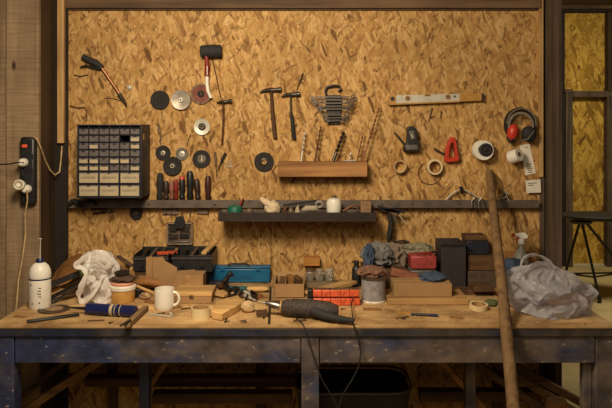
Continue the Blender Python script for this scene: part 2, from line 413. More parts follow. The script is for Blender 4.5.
# bar stool beyond the opening
ys = yg(303, 0.0)
cx_, cy_ = at(606, 0, ys).x, ys+.14
st = thing('bar_stool', 'dark bar stool with thin splayed legs, beyond the opening at the right', 'stool', (cx_, cy_, 0))
SEATM = plain('black_stool_seat', (16,15,17), .6)
M_ = T((cx_,cy_,-.02)) @ Matrix.Diagonal((1.06,.75,1,1))
MB().lathe([(0,.728),(.13,.730),(.26,.748),(.315,.768),(.325,.779),(.31,.786),(0,.79)], M_, 40).build('seat', SEATM, st)
J = Vector((at(583,0,ys).x+.03, cy_-.02, .715))
MB().lathe([(0,0),(.09,0),(.10,.02),(0,.02)], T(J+Vector((0,0,-.028))), 24).build('seat_plate', DSTEEL, st)
feet = [Vector((at(599.5,0,ys).x, ys, 0)), Vector((at(560,0,ys+.2).x, ys+.2, 0)), Vector((at(642,0,ys+.25).x, ys+.25, 0))]
for e in feet:
    MB().tube([J.lerp(e, .02)+Vector(((e.x-J.x)*.06,0,-.01)), e+Vector((0,0,.04))], .012, 10).build('leg', BLACK, st)
    MB().tube([e+Vector((0,0,.045)), e], .018, 10).build('rubber_foot', BLACKR, st)
rp = [J.lerp(e, .69) for e in feet]
MB().tube(rp, .008, 8, closed=True).build('foot_bar', BLACK, st)

# ------------------------------------------------------------------ the bench
XB0, XB1, YB = -1.135, 1.116, -.75
bench = thing('workbench', 'long timber workbench with a pale plywood top and a worn blue painted frame', 'workbench', (0, YB/2, 0))
MB().bx(XB0, XB1, YB, -.024, TZ-.010, TZ).build('bench_top', TOPW, bench, bevel=.002)
zt = TZ-.0105
MB().bx(XB0+.002, XB1-.002, YB+.002, YB+.05, zt-.030, zt).build('front_edge', PAINTD, bench, bevel=.003)
MB().bx(XB0+.002, XB1-.002, YB+.051, -.026, zt-.03, zt).build('top_frame', OLDW, bench)
zs = zt-.0305; ya = YB+.012; zb = at(0,363,ya).z
def xa(px): return at(px, 0, ya).x
for a, b in ((15, 300.5), (320, 595)):
    MB().bx(xa(a), xa(b), ya, ya+.03, zb, zs).build('apron', PAINT, bench, bevel=.002)
for a, b, yy in ((-8, 14, ya-.004), (301.5, 319, ya-.004), (596, 613, ya+.002)):
    MB().bx(xa(a), xa(b), yy, yy+.07, 0, zs).build('leg', PAINT, bench, bevel=.003)
MB().bx(xa(587), xa(595.5), ya+.0305, ya+.07, 0, zs).build('leg', PAINT, bench, bevel=.003)
for a, b, yy in ((139, 149, -.50), (466, 476, -.50), (35, 42, -.12)):
    MB().bx(at(a,0,yy).x, at(b,0,yy).x, yy, yy+.045, 0, zs).build('rear_leg', PAINT, bench, bevel=.003)
# sawdust and shavings on the bench
b = MB()
for i in range(1500):
    x = random.uniform(XB0+.02, XB1-.02); y = random.uniform(YB+.01, -.03)
    if noise.noise(Vector((x*4, y*4, 1))) < -.02 and random.random() < .8: continue
    s_ = random.uniform(.0015, .005); c = Vector((x, y, TZ+.0015+s_*.1))
    b.box(c, (s_*random.uniform(1,2.6), s_, .0015), (random.uniform(-15,15), random.uniform(-15,15), random.uniform(0,180)))
tag(b.build('sawdust', SAWD, smooth=False), 'pale wood shavings and sawdust scattered over the bench top', 'sawdust', kind='stuff')

# ------------------------------------------------------------------ rail, tray
YR = -.045
rz0, rz1 = at(0,208,YR).z, at(0,200,YR).z
rail = thing('tool_rail', 'long grey steel rail running across the strand board wall', 'rail', (0, YR, rz0))
MB().bx(at(68,0,YR).x, at(539,0,YR).x, YR, YR+.006, rz0, rz1).build('bar', RAIL, rail, bevel=.001)
MB().bx(at(68,0,YR).x, at(539,0,YR).x, YR+.0062, YR+.016, rz0, rz0+.004).build('lip', RAIL, rail)
for px in (80, 200, 315, 430, 530):
    x = at(px,0,YR).x; MB().bx(x-.01, x+.01, YR+.0062, -.0005, rz0+.006, rz1-.004).build('bracket', DSTEEL, rail)
for px in (149, 215, 382, 412, 460):
    MB().lathe([(.005,0),(.005,.002),(0,.004)], T(at(px, 204, YR)) @ WALLAX, 12).build('bolt', DSTEEL, rail)
YT = -.17
tz0, tz1 = at(0,221.5,YT).z, at(0,212.5,YT).z
tx0, tx1 = at(218,0,YT).x, at(376,0,YT).x
tray = thing('tool_tray', 'long dark steel tray of odds and ends fixed below the rail', 'tray', ((tx0+tx1)/2, YT, tz0))
MB().bx(tx0, tx1, YT, YT+.003, tz0, tz1).bx(tx0, tx1, YT+.0031, YR-.004, tz0, tz0+.003).build('channel', TRAYM, tray)
MB().bx(tx0, tx1, YR-.0038, YR-.0006, tz0, tz1-.001).build('back_plate', RAIL, tray)
for x in (tx0, tx1-.004):
    MB().bx(x, x+.004, YT+.0032, YR-.004, tz0+.0032, tz1).build('end_plate', STEEL, tray)
FT = tz0+.0035                                           # tray floor
def intray(px, y, z=FT): return Vector((at(px,0,y).x, y, z))

# ------------------------------------------------------------------ drawer cabinet
yfc = -.17
A, B = at(77,124.5,yfc), at(141.5,198,yfc)
cab = thing('drawer_cabinet', 'black small-parts cabinet with rows of little smoked drawers on the wall', 'cabinet', ((A.x+B.x)/2, yfc/2, B.z))
w = MB(); t_ = .006
w.bx(A.x, B.x, yfc, -.001, A.z-t_, A.z); w.bx(A.x, B.x, yfc, -.001, B.z, B.z+t_)
w.bx(A.x, A.x+t_, yfc, -.001, B.z+t_, A.z-t_); w.bx(B.x-t_, B.x, yfc, -.001, B.z+t_, A.z-t_)
w.bx(A.x+t_, B.x-t_, -.006, -.001, B.z+t_, A.z-t_)
w.build('body', NAVY, cab, bevel=.001)
gx = [A.x+t_+(B.x-A.x-2*t_)*i/6 for i in range(7)]
rows = [128, 135, 142.3, 149.6, 156.9, 164.2, 171.3]
grid = MB()
for r_ in rows[:]:
    z = at(0, r_, yfc).z; grid.bx(A.x+t_, B.x-t_, yfc+.002, -.0065, z-.0012, z+.0012)
zm = at(0, 184, yfc).z; grid.bx(A.x+t_, B.x-t_, yfc+.002, -.0065, zm-.0016, zm+.0016)
for i in range(1, 6): grid.bx(gx[i]-.0012, gx[i]+.0012, yfc+.002, -.0065, at(0,171.3,yfc).z+.0013, A.z-t_-.0005)
for i in (2, 4): grid.bx(gx[i]-.0012, gx[i]+.0012, yfc+.002, -.0065, B.z+t_, at(0,171.3,yfc).z-.0013)
grid.build('divider_grid', NAVY, cab)
pale = {(1,2),(5,2),(0,4),(3,4),(4,4),(0,5),(1,5),(2,5),(5,1),(5,5),(1,4)}
def drawer(xa_, xb_, z_lo, z_hi, card, big=False):
    d = MB().bx(xa_+.002, xb_-.002, yfc-.001, yfc+.12, z_lo+.002, z_hi-.003).build('drawer', DRAW, cab, bevel=.0008)
    xm = (xa_+xb_)/2
    MB().bx(xm-.006, xm+.006, yfc-.006, yfc-.0012, z_hi-.0075, z_hi-.004).build('pull', NAVY, d)
    if card:
        m_ = .0035
        MB().bx(xa_+m_, xb_-m_, yfc-.0022, yfc-.0012, z_lo+.004, z_lo+(z_hi-z_lo)*(.86 if big else .66)).build('label_card', OFFP, d)
        if big:
            k = MB(); random.seed(int(xa_*1e4) & 255)
            zz = z_lo+(z_hi-z_lo)*.5; x = xa_+.012
            while x < xb_-.014:
                ww = random.uniform(.002, .005); k.bx(x, x+ww*.6, yfc-.0026, yfc-.0023, zz-.004, zz+.004)
                if random.random() < .6: k.bx(x, x+ww, yfc-.0026, yfc-.0023, zz+.0028, zz+.004)
                x += ww+.003
            k.build('handwriting', INK, d)
for ri in range(6):
    zh, zl = at(0, rows[ri], yfc).z, at(0, rows[ri+1], yfc).z
    for ci in range(6):
        if (ci, ri) == (4, 1): continue
        drawer(gx[ci]+.0012, gx[ci+1]-.0012, zl+.0012, zh-.0012, (ci, ri) in pale)
for (a, b_) in ((171.3, 184), (184, 0)):
    zh = at(0, a, yfc).z-.002; zl = at(0, b_, yfc).z+.002 if b_ else B.z+t_
    for ci in (0, 2, 4): drawer(gx[ci]+.0014, gx[ci+2]-.0014, zl, zh, True, True)
random.seed(11)
MB().bx(B.x+.0002, B.x+.0012, yfc+.03, yfc+.05, at(0,140,yfc).z, at(0,134,yfc).z).build('side_sticker', TAPEB, cab)

# ------------------------------------------------------------------ power strip on the planks
ypl = yc
ps = thing('power_strip', 'black socket strip screwed upright to the sawn planks', 'power strip', at(28,205,ypl))
a, b_ = at(20,137,ypl-.03), at(35.5,205,ypl-.03)
MB().bx(a.x, b_.x, ypl-.038, ypl-.0005, b_.z, a.z).build('housing', BLACK, ps, bevel=.012)
c = at(24.5,146,ypl-.04); MB().box(c, (.022,.006,.013)).build('switch', LIGHTR, ps, bevel=.001)
for py in (157, 171, 187):
    c = at(27.5, py, ypl-.038); MB().ring(T(c)@WALLAX, .026, .021, .003, 24).build('socket', BLACKR, ps)
def plug(px, py, mat, nm, lab, tilt, c_pts, cm, clab, cr=.0032):
    c = at(px, py, ypl-.041)
    k = thing(nm, lab, 'plug', c, 'plugs in the socket strip')
    MB().lathe([(0,0),(.019,0),(.019,.018),(.015,.03),(.009,.038),(0,.039)], T(c)@WALLAX@Matrix.Rotation(R(tilt),4,'X'), 20).build('plug_body', mat, k)
    MB().tube(c_pts, cr, 8).build('cord', cm, k)
pc = at(24,162.5,ypl-.075)
plug(24, 162.5, CREAM, 'power_plug', 'cream round plug high in the strip, its dark cord running off to the left', 0,
     [pc, at(18,162.5,ypl-.08), at(9,164,ypl-.07), at(0,164.5,ypl-.06), at(-20,165,ypl-.05)], CABLE, '')
pc = at(27,190,ypl-.078)
plug(27.5, 189, WHITE, 'power_plug', 'white plug low in the strip with a pale cord hanging to the bench', 0,
     [pc, at(27.5,200,ypl-.07), at(25,215,ypl-.05), at(25.5,235,ypl-.04), at(22.5,258,ypl-.05), at(18.5,280,ypl-.06), at(17,300,ypl-.07), at(15,318,ypl-.08), at(14,340,ypl-.08)], CABLEW, '')
c = at(19,184.5,ypl-.10)
k = thing('plug_adapter', 'white round plug adapter sticking out left over the lower sockets', 'adapter', at(20,186,ypl-.05))
MB().tube([at(22,186.5,ypl-.043), at(20.5,185.5,ypl-.075)], [.016,.022], 20).tube([at(20.5,185.5,ypl-.075), at(18.8,184.5,ypl-.105)], [.023,.021], 20).build('adapter_body', WHITE, k)
MB().ring(T(at(18.7,184.4,ypl-.106))@WALLAX, .018, .010, .003, 20).build('adapter_ring', OFFP, k)
tag(MB().tube([at(30,139,ypl-.02), at(33,136.5,ypl-.02), at(37,139,ypl-.03), at(41,148,ypl-.01), at(45,160,-.14), at(50,170,-.10), at(55,175,-.07), at(59.5,172,-.06), at(61,160,-.053), at(62,146,-.05)], .0034, 8).build('supply_cable', CABLEW),
    'pale cord looping from the top of the socket strip to the corner batten', 'cord')

# ------------------------------------------------------------------ discs on the wall
G = 'discs hung on the strand board'
def disc(px, py, rpx, name, lab, cat, outer, hub, th=.006, hubr=.32, hole=.12, dome=0, extra=None):
    c = at(px, py, -th/2); c.y = 0; r = rpx*sc(0)
    o = thing(name, lab, cat, c, G); M = T(c+Vector((0,.0002,0)))@WALLAX
    hr, ho = r*hubr, r*hole
    MB().lathe([(hr,0),(r*.985,0),(r,th*.3),(r,th*.75),(r*.96,th),(r*(hubr+.25),th*(.8+dome)),(hr,th*(.65+dome)),(hr,0)], M, 40, cap=False).build('disc_body', outer, o)
    MB().lathe([(ho,0),(hr-.0003,0),(hr-.0003,th*(.75+dome)),(hr*.7,th*(1.1+dome)),(ho,th*(1.1+dome)),(ho,0)], M, 28, cap=False).build('hub', hub, o)
    if extra: extra(o, c, r, M)
    tag(MB().tube([c+Vector((0,.004,ho*.5)), c+Vector((0,-th*(1+dome)-.012,ho*.5+.001))], .0016, 8).build('nail', DSTEEL), 'nail through the '+' '.join(lab.split(',')[0].split()[:11]), 'nail', 'nails holding the discs')
disc(160,100,9.5, 'grinding_disc', 'thick black grinding disc, topmost left of the discs', 'disc', GRIT, GRIT, .012, .3, .10)
def cup(o, c, r, M): MB().lathe([(0,.024),(r*.30,.024),(r*.30,.030),(r*.16,.034),(r*.16,.0342),(0,.034)], M, 28).build('centre_nut', STEEL, o)
disc(181,100,10, 'polishing_cup', 'cream domed polishing cup between the black disc and the red sanding pad', 'polishing cup', SILVP, ALU, .022, .3, .08, 0, None)
def pad(o, c, r, M):
    MB().lathe([(r*.84,.0075),(r*.97,.0075),(r*.97,.0105),(r*.84,.0105),(r*.84,.0075)], M, 36, cap=False).build('silver_rim', DIRTY, o)
disc(201,94,10.5, 'sanding_pad', 'reddish sanding pad with a silver rim, under the rubber mallet', 'sanding pad', plain('red_brown_backing', (120,60,42), .7), GRIT, .009, .34, .1, 0, pad)
disc(202,127,8.3, 'toothed_wheel', 'silver toothed wheel with a dark hub, alone below the mallet', 'wheel', ALU, DSTEEL, .012, .45, .15, .1)
disc(163,153,7.6, 'cutting_disc', 'small black cutting disc with a pale hub, nearest the drawer cabinet', 'disc', GRIT, SILVP, .006, .34, .12)
disc(182,154,6.3, 'cutting_disc', 'small grey disc with a broad silver centre, overlapping two black ones', 'disc', plain('grey_backing', (104,98,84), .7), ALU, .006, .5, .12)
disc(172.5,166,9.4, 'cutting_disc', 'larger black cutting disc with a pale hub, lowest of the cluster by the cabinet', 'disc', GRIT, SILVP, .016, .3, .11)
disc(201.5,159,9, 'grinding_disc', 'black grinding disc with a hooked silver centre, above the screwdrivers', 'disc', GRIT, plain('grey_backing', (104,98,84), .7), .008, .5, .22, 0,
     lambda o, c, r, M: MB().box(c+Vector((.002,-.012,0)), (.006,.003,.022)).build('clip', ALU, o))
disc(264,162,9.8, 'grinding_disc', 'lone black grinding disc left of the wooden drill bit block', 'disc', GRIT, DSTEEL, .008, .42, .26)
disc(136,213,6.5, 'brush_disc', 'small dark ribbed wheel hanging just below the rail', 'wheel', GRIT, DIRTY, .012, .4, .15)

# ------------------------------------------------------------------ hammers, mallet and other hung tools
def handle(pts, r, mat, name, par, seg=12, flat=1): return MB().tube(pts, r, seg, flat).build(name, mat, par)
yh_ = -.0135
o = thing('rubber_mallet', 'black rubber mallet with a red and white handle, highest on the board', 'mallet', at(211,98,yh_))
c0, c1 = at(200.5,51.5,-.032), at(221.5,51,-.032)
u = (c1-c0)
MB().tube([c0, c0+u*.06, c0+u*.5, c0+u*.94, c1], [.024,.029,.031,.029,.025], 24).build('head', BLACKR, o)
MB().tube([at(206.5,56,-.04), at(207,66,-.035), at(207,76,-.03)], [.0095,.0115,.0115], 12).build('grip', DRED, o)
MB().tube([at(207,76,-.03), at(207,84,-.03), at(208,91,-.03), at(211,98,-.026)], [.008,.0085,.009,.008], 12).build('handle_end', WHITE, o)
MB().tube([at(207.2,66,-.048), at(207.2,75,-.044)], .0025, 6).build('grip_stripe', WHITE, o)
def hammer(hx0, hx1, hy, pts, rs, mats, name, lab, claw=True, hr=.010):
    o = thing(name, lab, 'hammer', at(pts[-1][0], pts[-1][1], yh_), 'hammers on the strand board')
    l_, r_ = at(hx0, hy+1.5, yh_), at(hx1, hy, yh_); u = r_-l_
    m = MB()
    m.tube([l_+u*.5+Vector((0,0,.000)), l_+u*.72, l_+u*.80, r_-u*.02, r_], [hr*1.15, hr*.85, hr*1.15, hr*1.2, hr], 14)
    if claw: m.tube([l_+u*.5, l_+u*.3+Vector((0,0,.002)), l_+u*.12-Vector((0,0,.001)), l_-Vector((0,0,.008))], [hr*1.1, hr*.85, hr*.6, hr*.25], 12, flat=1.2)
    else: m.tube([l_+u*.5, l_+u*.25, l_], [hr*1.1, hr*.7, hr*.25], 12, flat=1.3)
    m.build('head', DSTEEL, o)
    i0 = 0
    for (k, mat, nm) in mats:
        P = [at(x, y, yh_) for x, y in pts[i0:k+1]]
        MB().tube(P, rs[i0:k+1], 12, .8).build(nm, mat, o); i0 = k
    return o
hammer(260, 281.5, 89.5, [(271,90),(272,105),(273,118),(275,138)], [.009,.010,.0125,.0125], [(3, HANDW, 'handle')], 'claw_hammer', 'claw hammer with a plain dark wooden handle, left of the two central hammers')
hammer(281.5, 300, 94, [(290.3,94),(291,112),(292,118),(294,139)], [.0055,.0055,.011,.0125], [(1, STEEL, 'shaft'), (3, BLACKR, 'grip')], 'claw_hammer', 'claw hammer with a bare steel shaft and black grip, left of the spanners')
hammer(216.5, 232, 101, [(223,101),(223.5,115),(223,130),(222,144)], [.007,.006,.006,.006], [(3, RUST, 'handle')], 'small_hammer', 'slim small hammer with a thin rusty handle, hung below the rubber mallet', False, .008)
tag(MB().tube([at(212,58,-.0027), at(216,75,-.0027), at(219,90,-.0027), at(221,98,-.0027)], .0028, 8).build('wooden_dowel', HANDW), 'thin brown stick hanging between the mallet and the slim hammer', 'stick')
# foam gun
o = thing('foam_gun', 'foam gun with a black handle and a long coppery barrel, slanting at the upper left', 'foam gun', at(124,104,-.03))
MB().tube([at(82.5,56.5,-.018), at(88,59.5,-.018), at(96,63,-.018), at(102.5,68,-.018)], [.013,.015,.016,.012], 14).build('handle', BLACKR, o)
MB().tube([at(100,69,-.02), at(93,67.5,-.02), at(86,65.5,-.02), at(80.5,67,-.02)], [.006,.005,.005,.004], 10).build('trigger', BLACK, o)
MB().tube([at(101,67,-.018), at(110,80,-.015), at(122,98,-.011)], [.0075,.006,.006], 12).build('barrel', COPPER, o)
MB().tube([at(119,94,-.012), at(124,101,-.012), at(127,107,-.011)], [.010,.008,.002], 10).build('nozzle', DSTEEL, o)
tag(MB().tube([at(104,98,-.002), at(113,98.5,-.002), at(121,101,-.002)], .002, 6).tube([at(122,97,-.002), at(127,104,-.002)], .002, 6).build('bent_wire', DSTEEL), 'short bent wire hanging beside the tip of the foam gun', 'wire')
tag(MB().tube([at(70,106,-.0036), at(78,108,-.0036), at(85,107.5,-.0036), at(86.5,112,-.0036), at(86.5,121,-.0036)], .0038, 8).build('angled_rod', RUST), 'rusty rod bent at a right angle above the drawer cabinet', 'rod')
tag(MB().tube([at(74,75,-.0028), at(80,76.5,-.0028), at(88,75,-.0028)], .003, 8).build('coat_hook', DSTEEL), 'short dark hook left of the coppery barrel', 'hook')
tag(MB().lathe([(0,0),(.010,0),(.012,.004),(.006,.009),(0,.010)], T(at(129.5,87.5))@WALLAX, 14).build('wing_nut', ALU), 'small pale metal knob right of the foam gun', 'knob')
# small hook tool by the cluster
o = tag(MB().tube([at(158.5,124,-.007), at(159,131,-.007), at(161,136,-.007), at(160,141,-.007), at(160.5,144,-.007)], [.003,.007,.004,.004,.003], 8).build('split_pin_puller', DIRTY), 'slim metal hook tool hanging above the smallest black disc', 'hook tool')
tag(MB().tube([at(187,146,-.0018), at(188,141,-.0018), at(191,134,-.0018)], .002, 6).build('nail', DSTEEL), 'long bare nail beside the silver wheel', 'nail')
# small hung tools right of disc 8
o = thing('scriber', 'slim scriber with a dark grip leaning right of the discs', 'scriber', at(216,180,-.01))
MB().tube([at(216,166,-.006), at(217,178,-.003)], .0022, 8).build('point', STEEL, o)
MB().tube([at(215,152,-.006), at(216,166,-.006)], [.006,.005], 10).build('grip', DIRTY, o)
o = thing('small_pliers', 'small black-handled snips hanging in the open board right of the discs', 'pliers', at(222,165,-.012))
MB().tube([at(225.5,153,-.014), at(223,158,-.014), at(220.5,163,-.014)], [.007,.006,.003], 10).build('grip', BLACK, o)
MB().tube([at(220.5,163,-.012), at(219,168,-.01), at(217.5,171,-.01)], [.003,.003,.001], 8).build('tip', STEEL, o)
tag(MB().tube([at(230,160,-.002), at(230.5,167,-.002)], .0025, 6).tube([at(227,166,-.002), at(233,167,-.002)], .0025, 6).tube([at(227,163,-.002), at(227,167,-.002)], .002, 6).build('key_ring', ALU), 'little bright metal hook cluster right of the snips', 'hooks')
for (a, b_, c_, lab) in ((297,90,(303,73), 'long slanting nail above the steel-shafted hammer'), (428.5,122,(432,108), 'thin upright pin below the middle of the spirit level'), (441,118,(441,111), 'tiny silver pin under the right half of the spirit level')):
    tag(MB().tube([at(a,b_,-.0018), at(c_[0],c_[1],-.010)], .0022, 6).build('nail', DSTEEL), lab, 'nail')

# ------------------------------------------------------------------ spanner set
o = thing('spanner_rack', 'black plastic spanner holder with a hook-shaped handle on top', 'spanner holder', at(333,125,-.02))
MB().ppx([(325.5,95),(341,95),(341.5,108),(339.5,124),(328.5,124),(326,108)], -.020, .019).build('holder_plate', BLACK, o, bevel=.002)
MB().tube([at(326.5,96,-.018), at(325,91,-.018), at(327,87,-.018), at(334,85.5,-.018), at(339,86,-.018), at(341,89,-.018), at(338,91.5,-.018)], .0055, 10).build('hook_handle', BLACK, o)
def spanner(xa_, xb_, py, yy, lab):
    l_, r_ = at(xa_, py, yy), at(xb_, py-.4, yy); u = (r_-l_)
    m = MB(); m.beam(l_+u*.12, r_-u*.12, .004, .0065)
    w_ = .012
    jaw = [(.9,.35),(.2,.35),(.2,-.35),(1.0,-.35),(.8,-.95),(-.2,-1.0),(-1,-.4),(-1,.4),(-.2,1.0),(.7,.95)]
    m.prism([(l_.x+.010-x*w_*.9, l_.z+z*w_*.72) for x, z in jaw], yy-.0025, yy+.0025)
    m.ring(T(r_+Vector((-.008,.0028,0)))@WALLAX, .0115, .0062, .0055, 20)
    tag(m.build('spanner', SPAN, angle=50), lab, 'spanner', 'spanners in the black holder')
for i, (xa_, xb_, py) in enumerate(((309.5,355,97.2),(311,354.5,100.3),(313,353,103.4),(316,352.5,106.5),(318,350,109.4),(321,348.5,115),(323,347.5,118),(325,346,121))):
    names = ['longest spanner, topmost in the black holder', 'second spanner from the top in the black holder', 'third spanner from the top in the black holder', 'fourth spanner from the top in the black holder',
             'fifth spanner, last of the upper bunch in the black holder', 'spanner just below the gap in the black holder', 'short spanner, next to lowest in the black holder', 'shortest spanner, lowest in the black holder']
    spanner(xa_, xb_, py, -.029-(i % 3)*.006, names[i])

# ------------------------------------------------------------------ drill bit block
yb = -.085
a, b_ = at(277.5,162,yb), at(367.5,177,yb)
blk = thing('drill_bit_block', 'long planed wooden block fixed to the board holding drill bits', 'wooden block', (0.5*(a.x+b_.x), yb/2, b_.z))
MB().bx(a.x, b_.x, yb, .0001, b_.z, a.z).build('block', wood('planed_block_wood', (166,120,72), (132,90,52), 'X', scale=1.3), blk, bevel=.003)
def drill_bit(px0, px1, pyt, r, mat, lab, nm='drill_bit'):
    base = Vector((at(px0,0,-.05).x, -.05, a.z+.0005)); top = at(px1, pyt, -.03); ax = (top-base); L = ax.length
    q = ax.to_track_quat('Z','Y').to_matrix().to_4x4(); M = T(base)@q
    o = thing(nm, lab, 'drill bit', base, 'drill bits standing in the wooden block')
    MB().lathe([(0,0),(r*.8,0),(r*.8,L*.3),(r*.5,L*.3)], M, 12).build('shank', mat, o)
    m = MB(); n_ = int(L*.7/(r*1.1)); tw = 2.2*L/.08
    rings = []
    N = 40
    for k in range(N+1):
        h = L*.3+L*.7*k/N; an = tw*2*math.pi*k/N*.6; rr = r*(1 if k < N-2 else (.6 if k < N else .1))
        rings.append([m.bm.verts.new(M @ Vector((rr*math.cos(an+t)*(1 if j % 2 == 0 else .45), rr*math.sin(an+t)*(1 if j % 2 == 0 else .45), h))) for j, t in enumerate([math.pi/2*q_ for q_ in range(4)])])
    for A_, B_ in zip(rings, rings[1:]):
        for k in range(4): m.bm.faces.new((A_[k], A_[(k+1) % 4], B_[(k+1) % 4], B_[k]))
    m.bm.faces.new(rings[0][::-1]); m.bm.faces.new(rings[-1])
    m.build('flutes', mat, o)
drill_bit(301, 305, 131, .005, ALU, 'pale drill bit, leftmost in the wooden block')
drill_bit(315, 321, 126, .006, RUST, 'rusty drill bit, second from the left in the wooden block')
drill_bit(333, 344.5, 131, .010, DSTEEL, 'thick black drill bit in the middle of the wooden block')
drill_bit(357, 363.5, 132, .004, RUST, 'thin short drill bit just left of the longest one')
drill_bit(362.5, 380, 105, .0052, plain('reddish_steel', (140,84,66), .45, .7), 'longest drill bit, rightmost and leaning far right in the block')
drill_bit(349, 351, 152, .004, ALU, 'stubby bright bit standing right of the thick black one')
tag(MB().tube([(at(344,0,-.05).x,-.05,a.z+.004), (at(358,0,-.05).x,-.04,a.z+.004)], .0035, 8).build('screwdriver_bit', ALU), 'small bright bit lying flat on the wooden block', 'bit')

# ------------------------------------------------------------------ spirit level
o = thing('spirit_level', 'silver spirit level with yellow ends hung across the board', 'spirit level', at(435,104,-.03))
def lv(a, b_, t0=.0, t1=1, y0=-.028, th=.026, mat=ALU, nm='beam', k0=0, k1=1, bevel=.001):
    p = []
    for px, up in ((a,1),(b_,1),(b_,0),(a,0)):
        f = (px-390)/92.5; top = 95.5-f*2.5; bot = 105-f*3.8
        py = bot+(top-bot)*(k1 if up else k0)
        v = at(px, py, y0); p.append((v.x, v.z))
    return MB().prism(p, y0, y0+th).build(nm, mat, o, bevel=bevel)
lv(396.2, 459.8); lv(388.5, 396, mat=YELLOW, nm='end_cap'); lv(460, 482, mat=YELLOW, nm='end_section', k0=.06, k1=.94); lv(481.6, 483.5, mat=DSTEEL, nm='end_cap', y0=-.03, th=.029)
lv(389, 460, y0=-.0295, th=.001, k0=0, k1=.16, mat=YELLOW, nm='base_edge', bevel=0)
for px, py in ((407.5,98.3),(448,97)):
    c = at(px, py, -.0285)
    v = MB().ring(T(c)@WALLAX, .0125, .0085, .003, 24).build('vial_ring', YELLOW, o)
    MB().lathe([(0,0),(.0085,0),(.0085,.001),(0,.0012)], T(c)@WALLAX, 20).build('vial', DIRTY, v)
MB().box(at(427.5,95.3,-.0285), (.030,.003,.009)).build('centre_vial', YELLOW, o); MB().box(at(427.5,95.3,-.0302), (.022,.001,.005)).build('vial_glass', DIRTY, o)
for px, py, r_ in ((392.5,98.8,.010),(454.8,96.5,.0045)):
    MB().lathe([(0,0),(r_,0),(r_,.0012),(0,.0014)], T(at(px,py,-.0284))@WALLAX, 20).build('hang_hole', BLACK, o)

# ------------------------------------------------------------------ staple gun, red clamp, rolls, muffs
o = thing('staple_gun', 'black and steel staple gun hanging upright below the spirit level', 'staple gun', at(412,152,-.02))
MB().ppx([(408,127),(413,126),(417,129),(418,140),(420,144),(419.5,151),(404,151.5),(403.5,147),(407,144),(407.5,135)], -.045, .044).build('body', BLACK, o, bevel=.003)
MB().ppx([(409.5,131),(414,130.5),(415.5,139),(410.5,140)], -.048, .003).ppx([(406,145),(418,144.5),(418,149.5),(406,150)], -.048, .003).build('steel_plate', STEEL, o, bevel=.001)
MB().tube([at(406,146,-.025), at(400,139,-.025), at(394.5,132.5,-.025)], [.006,.005,.004], 10).build('lever', DSTEEL, o)
MB().tube([at(411,134,-.05), at(413,138,-.05)], .004, 8).build('spring', ALU, o)
o = thing('trigger_clamp', 'red trigger clamp head with a black bar, right of the staple gun', 'clamp', at(450,162,-.02))
yy = -.034
P = [(451,137),(455.5,137.5),(457,147),(459.5,159),(459,161),(446.5,162.5),(445,160),(446,150),(449,141)]
Q = [(451.5,142.5),(454,143),(455,150),(455.5,157),(449,158),(449.5,150)]
m = MB(); n_ = 24
def resample(poly, n):
    L = [Vector(p) for p in poly]; seg = [(L[i], L[(i+1) % len(L)]) for i in range(len(L))]; tot = sum((b-a).length for a, b in seg); out = []
    for k in range(n):
        t = tot*k/n
        for a, b in seg:
            if t <= (b-a).length+1e-9: out.append(a+(b-a)*(t/(b-a).length)); break
            t -= (b-a).length
    return out
def holed(m, P, Q, y, th, n=28):
    A_ = [at(p[0], p[1], y) for p in resample(P, n)]; B_ = [at(p[0], p[1], y) for p in resample(Q, n)]
    off = min(range(n), key=lambda k: (B_[k]-A_[0]).length); B_ = B_[off:]+B_[:off]
    vs = [[m.bm.verts.new((p.x, yv, p.z)) for p in L] for L, yv in ((A_, y), (B_, y), (A_, y+th), (B_, y+th))]
    for k in range(n):
        j = (k+1) % n
        for a, b in ((0,1),(2,3),(0,2),(1,3)): m.bm.faces.new((vs[a][k], vs[a][j], vs[b][j], vs[b][k]))
holed(m, P, Q, yy, .033); m.build('clamp_body', RED, o, bevel=.002)
MB().beam(at(434,148.5,-.02), at(446.5,155.5,-.02), .010, .008).build('black_bar', BLACK, o)
def tape_roll(px, py, ro, ri, w_, mat, core, lab, M=None, nm='tape_roll', c=None):
    c = at(px, py, -w_) if c is None else Vector(c)
    if M is None: c.y = -.001
    o = thing(nm, lab, 'tape roll', c)
    MM = T(c)@(WALLAX if M is None else M)
    MB().ring(MM, ro, ri+.002, w_, 36).build('tape', mat, o); MB().ring(MM, ri+.0018, ri, w_*1.01, 36).build('core', core, o)
    return o
tape_roll(400,166.5,.032,.024,.030, TAPEB, TAPE, 'small tan tape roll hanging left of the brighter one, below the staple gun')
tape_roll(435,167,.036,.026,.034, TAPE, TAPEB, 'pale tape roll with a bright rim inside the hanging wire loop')
pts = [at(430+11.5*math.cos(a)*(1-.02*a/3), 173+11.5*math.sin(a), -.012-.002*a) for a in [R(-120)-k*R(12) for k in range(32)]]
tag(MB().tube(pts+[at(443,190-2,-.02), at(448,186,-.02), at(452,181,-.02)], .0018, 6).build('wire_coil', RUST), 'thin rusty loop of wire hanging round the pale tape roll', 'wire')
o = thing('cable_reel', 'large white reel with a dark offset centre, at the top of the leaning stick', 'reel', at(481,160,-.04))
c = at(481,150,-.002); c.y = -.001; Mr = T(c)@WALLAX
MB().lathe([(.018,.0),(.045,.0),(.047,.012),(.047,.05),(.044,.056),(.028,.056),(.026,.05),(.018,.05)], Mr, 40, cap=False).build('shell', WHITE, o)
MB().lathe([(0,.046),(.031,.046),(.031,.060),(.022,.066),(.018,.060),(0,.058)], T(Vector((.008,0,.003)))@Mr, 28).build('dark_core', BLACKR, o)
MB().lathe([(0,.058),(.010,.058),(.010,.066),(0,.068)], T(Vector((.006,0,.004)))@Mr, 16).build('centre_pin', DSTEEL, o)
